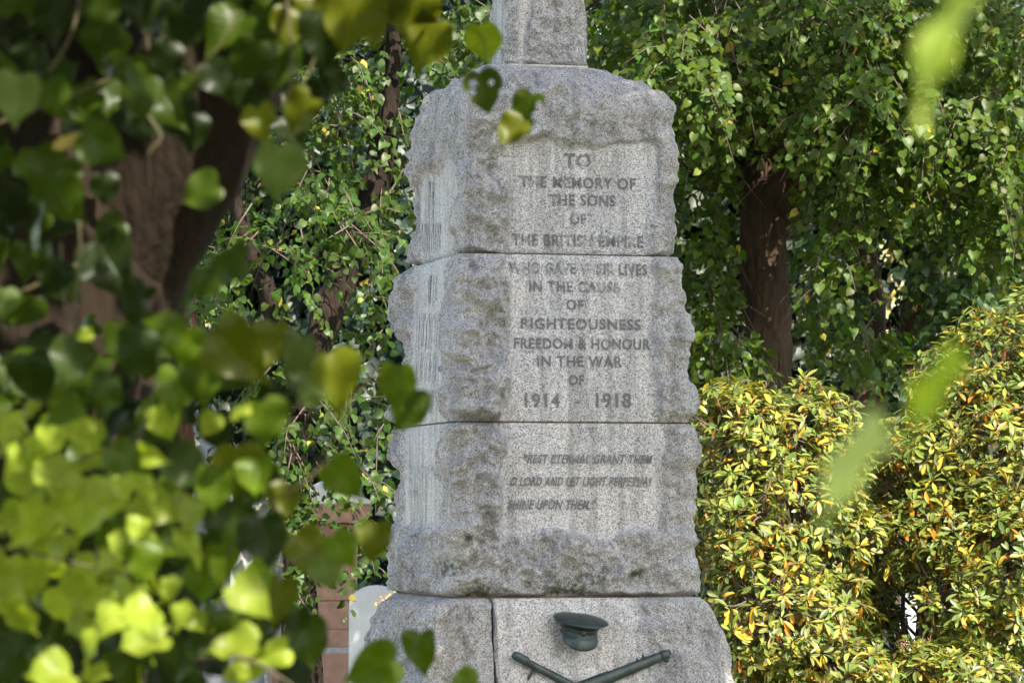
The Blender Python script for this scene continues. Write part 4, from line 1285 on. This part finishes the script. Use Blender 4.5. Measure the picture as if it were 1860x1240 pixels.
# filling leaves behind those, darker and further in
for k in range(330):
    px = rl.uniform(-60, 560) if rl.random() < .8 else rl.uniform(300, 640)
    py = rl.uniform(-60, 1290)
    if 150 < px < 470 and 190 < py < 560: continue
    if px > 470 and 260 < py < 600: continue
    if px > 380 and py < 560 and px + py > 760: continue
    if px > 400 and py > 560 and rl.random() < .85: continue
    Y = rl.uniform(5.6, 6.9)
    s = Y / FPX
    a = R(rl.uniform(210, 320))
    f = np.array([math.cos(a), rl.uniform(-.5, .5), math.sin(a)]); f /= np.linalg.norm(f)
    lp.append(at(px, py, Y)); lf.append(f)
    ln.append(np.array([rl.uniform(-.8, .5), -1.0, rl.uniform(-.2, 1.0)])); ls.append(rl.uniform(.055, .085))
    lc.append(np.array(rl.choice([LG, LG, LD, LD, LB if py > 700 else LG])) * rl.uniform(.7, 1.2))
# leaves low at the left, with sunlight put into their bright green
for k in range(95):
    px, py = rl.uniform(-30, 640), rl.uniform(720, 1260)
    if px > 180 + (py - 720) * .9 or (px > 330 and rl.random() < .5): continue
    Y = rl.uniform(4.9, 5.6)
    a = R(rl.uniform(190, 340))
    f = np.array([math.cos(a), rl.uniform(-.7, .4), math.sin(a)]); f /= np.linalg.norm(f)
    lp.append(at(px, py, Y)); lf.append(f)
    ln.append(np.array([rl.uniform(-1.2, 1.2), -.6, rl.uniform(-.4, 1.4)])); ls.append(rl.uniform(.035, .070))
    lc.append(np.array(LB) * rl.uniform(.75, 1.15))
# the leafy spray that crosses the top of the memorial
SPRAY = [(752, 35, 110, 275, 'y'), (768, 78, 105, 240, 'y'), (700, 10, 90, 260, 'y'), (876, 82, 78, 275, 'b'), (932, 242, 68, 230, 'y')]
for (px, py, L, ang, key) in SPRAY:
    Y = 6.9
    s = Y / FPX
    a = R(ang)
    f = np.array([math.cos(a), rl.uniform(-.2, .2), math.sin(a)]); f /= np.linalg.norm(f)
    sz = L * s / 1.12
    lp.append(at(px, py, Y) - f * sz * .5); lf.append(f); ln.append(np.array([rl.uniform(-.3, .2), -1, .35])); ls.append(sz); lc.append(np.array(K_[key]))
lp, lf, ln, ls, lc = map(np.array, (lp, lf, ln, ls, lc))
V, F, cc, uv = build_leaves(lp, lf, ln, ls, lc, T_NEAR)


def cut_leaf(px, py, L, ang, Y, col, holes, seed, nvec, curl=.2):
    """a leaf blade eaten through: faces inside the holes (blade coordinates) are left out"""
    tv, tf, tu = leaf_template(LINDEN, 64, 22, .015, .2, curl, .04, seed)
    cen = tu[tf].mean(1)
    keep = np.ones(len(tf), bool)
    for (hx, hy, hr) in holes:
        keep &= np.hypot(cen[:, 0] - hx, cen[:, 1] - hy) > hr * (1 + .25 * np.sin(5 * np.arctan2(cen[:, 1] - hy, cen[:, 0] - hx)))
    s = Y / FPX
    a = R(ang)
    f = np.array([[math.cos(a), 0, math.sin(a)]])
    sz = L * s / 1.12
    return build_leaves((at(px, py, Y) - f[0] * sz * .5)[None], f, np.array([nvec], float), np.array([sz]), np.array([col]), [(tv, tf[keep], tu)])


# boughs out of the picture above and to the left: they keep the upper leaves and the bark in shade
nb_ = 36000
bp_ = np.stack([rng.uniform(-4.2, 2.4, nb_), rng.uniform(-2.0, 9.5, nb_), rng.normal(3.15, .22, nb_)], 1)
bp_[:, 2] += np.clip(bp_[:, 1] - 5.5, 0, 9) * .18
nw_ = nb_ // 3
bp_[:nw_] = np.stack([rng.uniform(-4.5, 1.2, nw_), rng.uniform(-2.4, -1.2, nw_), rng.uniform(.9, 4.4, nw_)], 1)
pyb, pxb = 930 - FPX * (bp_[:, 2] - CAM_Z) / bp_[:, 1], 930 + FPX * bp_[:, 0] / bp_[:, 1]
open_ = (bp_[:, 1] > .5) & (bp_[:, 1] < 4.12) & (bp_[:, 0] > -.45)
open_ &= (vnoise(bp_, .22, 93) < .16) | (bp_[:, 0] > .85)
open_ |= np.linalg.norm(bp_ - np.array([0, 0, 1.6]), axis=1) < .8
open_ |= (abs(bp_[:, 0]) < .5) & (bp_[:, 1] < 0) & (bp_[:, 2] < 2.6)
k_ = ((pyb < -70) | (pxb < -70)) & ~open_ & (vnoise(bp_, .5, 91) > -.45)
bp_ = bp_[k_]
nb_ = len(bp_)
boughs = build_leaves(bp_, np.stack([rng.uniform(-1, 1, nb_), rng.uniform(-1, 1, nb_), np.full(nb_, -.6)], 1), np.stack([rng.uniform(-.5, .5, nb_), rng.uniform(-.6, .3, nb_), np.ones(nb_)], 1), rng.uniform(.09, .13, nb_), tint(nb_, LG), T_FAR)
parts = [(V, F, cc, uv), boughs,
         cut_leaf(880, 168, 82, 285, 6.9, LG, [(-.22, .30, .075), (.22, .22, .10), (.30, .42, .08), (.50, .52, .12), (-.45, .62, .10)], 3, (.1, -1, .15)),
         cut_leaf(955, 205, 80, 250, 6.9, LG, [(-.46, .42, .30), (-.30, .75, .12)], 4, (-.5, -1, .1), .5),
         cut_leaf(738, 742, 88, 240, 6.0, LG, [(.12, .55, .05), (-.2, .4, .06)], 5, (.0, -1, .3))]
off, VV, FF, CC, UU = 0, [], [], [], []
for (a, b, c, d) in parts:
    VV.append(a); FF.append(b + off); CC.append(c); UU.append(d); off += len(a)
VV, UU = np.concatenate(VV), np.concatenate(UU)
og = np.array(tF.location)
link_mesh('crown', np_mesh('crown', VV - og, [np.concatenate(FF)], True, np.concatenate(CC), {'lu': UU[:, 0], 'lv': UU[:, 1]}), M['linden_near'], tF)

trunk_obj('bough', tF, [limb([z_of(560, -180, 7.2), (-.2, 6.6, 3.15), (.8, 5.4, 3.3), (1.9, 4.6, 3.3)], [.10, .07, .045, .02], 40), limb([(-1.0, 7.45, 2.9), (-1.9, 5.4, 3.2), (-2.4, 2.0, 3.25), (-2.3, -1.6, 3.1)], [.13, .09, .06, .025], 50),
    limb([(-2.35, -.2, 3.2), (-1.0, -1.6, 3.2), (.9, -1.8, 3.0)], [.05, .035, .015], 30)], M['bark_near'], 20, .006, 67)
# leafy twigs
TW = [
    ([(-60, 980), (90, 1010), (190, 1035), (260, 1050)], 5.3, .0032), ([(60, 890), (110, 855), (160, 830), (260, 770), (300, 600)], 5.4, .0032), ([(120, 950), (190, 880), (230, 830), (270, 760)], 5.3, .004),
    ([(360, 1195), (420, 1190), (470, 1205), (540, 1250)], 5.2, .0038), ([(380, 1050), (470, 930), (560, 870), (640, 780)], 5.5, .003), ([(240, 990), (290, 950), (360, 860)], 5.4, .0028),
    ([(270, 0), (268, 80), (285, 115), (300, 40)], 5.6, .003), ([(270, 210), (292, 250), (270, 280), (275, 340)], 5.5, .0028), ([(140, 340), (145, 480), (125, 620)], 5.5, .003), ([(110, 440), (118, 560), (130, 620)], 5.5, .0025),
    ([(520, -20), (530, 130), (510, 200)], 5.6, .003), ([(90, 130), (130, 60), (150, -30)], 5.6, .005), ([(430, 20), (400, 80), (350, 140)], 5.4, .002), ([(640, -40), (600, 40), (540, 180), (505, 260)], 5.7, .003),
    ([(420, 760), (480, 740), (560, 690), (610, 660)], 5.5, .0022), ([(550, 880), (600, 800), (660, 700), (715, 660)], 5.9, .002), ([(690, -40), (750, -5), (800, 40), (870, 60), (890, 130), (950, 175)], 6.9, .0022),
    ([(640, 1260), (690, 1200), (740, 1200), (762, 1140)], 6.0, .0022), ([(480, 1060), (540, 1020), (600, 990)], 5.5, .002), ([(-40, 560), (60, 520), (140, 480)], 5.6, .004), ([(-50, 240), (60, 200), (160, 160), (250, 120)], 5.5, .004)]
for pts, Y, r_ in TW:
    r_ *= .6
    V, F = tube_mesh([limb([at(x, y, Y) for x, y in pts], [r_ * 1.25, r_, r_ * .7], 26)], 8, 0, 0, og)
    link_mesh('twig', np_mesh('twig', V, F), M['twig'], tF)
# the pale bract on the leaf at the upper left
V, F, cc, uv = build_leaves(at(165, 243, 5.1)[None], np.array([[-1, 0, -.3]]), np.array([[0, -1, .3]]), np.array([.058]), np.array([(.34, .25, .07)]), [leaf_template(RHODO, 14, 2, 0, .3, .2)])
link_mesh('bract', np_mesh('bract', V - og, [F], True, cc), M['dark_leaf'], tF)


# ================================================================== TWO TWIGS CLOSE TO THE LENS, RIGHT
def close_twig(label, stem, leaves, Y):
    q = at(*stem[0], Y)
    o = empty('linden_twig', q, label=label, cat='twig', group='blurred twigs close to the camera')
    og_ = np.array(o.location)
    V, F = tube_mesh([limb([at(x, y, Y) for x, y in stem], [.0016, .0012, .0008], 24)], 8, 0, 0, og_)
    link_mesh('stem', np_mesh('stem', V, F), M['twig'], o)
    for (px, py, L, ang, nv, col) in leaves:
        s = Y / FPX
        a = R(ang)
        f = np.array([[math.cos(a), .25, math.sin(a)]])
        sz = L * s / 1.12
        V, F, cc, uv = build_leaves((at(px, py, Y) - f[0] * sz * .5)[None], f, np.array([nv], float), np.array([sz]), np.array([col]), [T_NEAR[0]])
        link_mesh('leaf', np_mesh('leaf', V - og_, [F], True, cc, {'lu': uv[:, 0], 'lv': uv[:, 1]}), M['linden_near'], o)
    return o


close_twig('strongly blurred pale green leaf hanging in at the top right', [(1900, -160), (1850, -90), (1790, 10)], [(1712, 82, 300, 232, (-.74, -.24, .62), (.28, .36, .08)), (1860, -90, 240, 200, (-.5, -.6, .6), (.12, .17, .03))], 2.05)
close_twig('strongly blurred twig of two leaves before the right rhododendron', [(2000, 420), (1900, 560), (1800, 650), (1660, 770)], [(1690, 722, 185, 222, (-.66, -.34, .68), (.24, .32, .02)), (1540, 862, 215, 222, (-.66, -.38, .68), (.36, .42, .20)), (1960, 560, 160, 250, (-.5, -.6, .6), (.14, .18, .03))], 2.0)
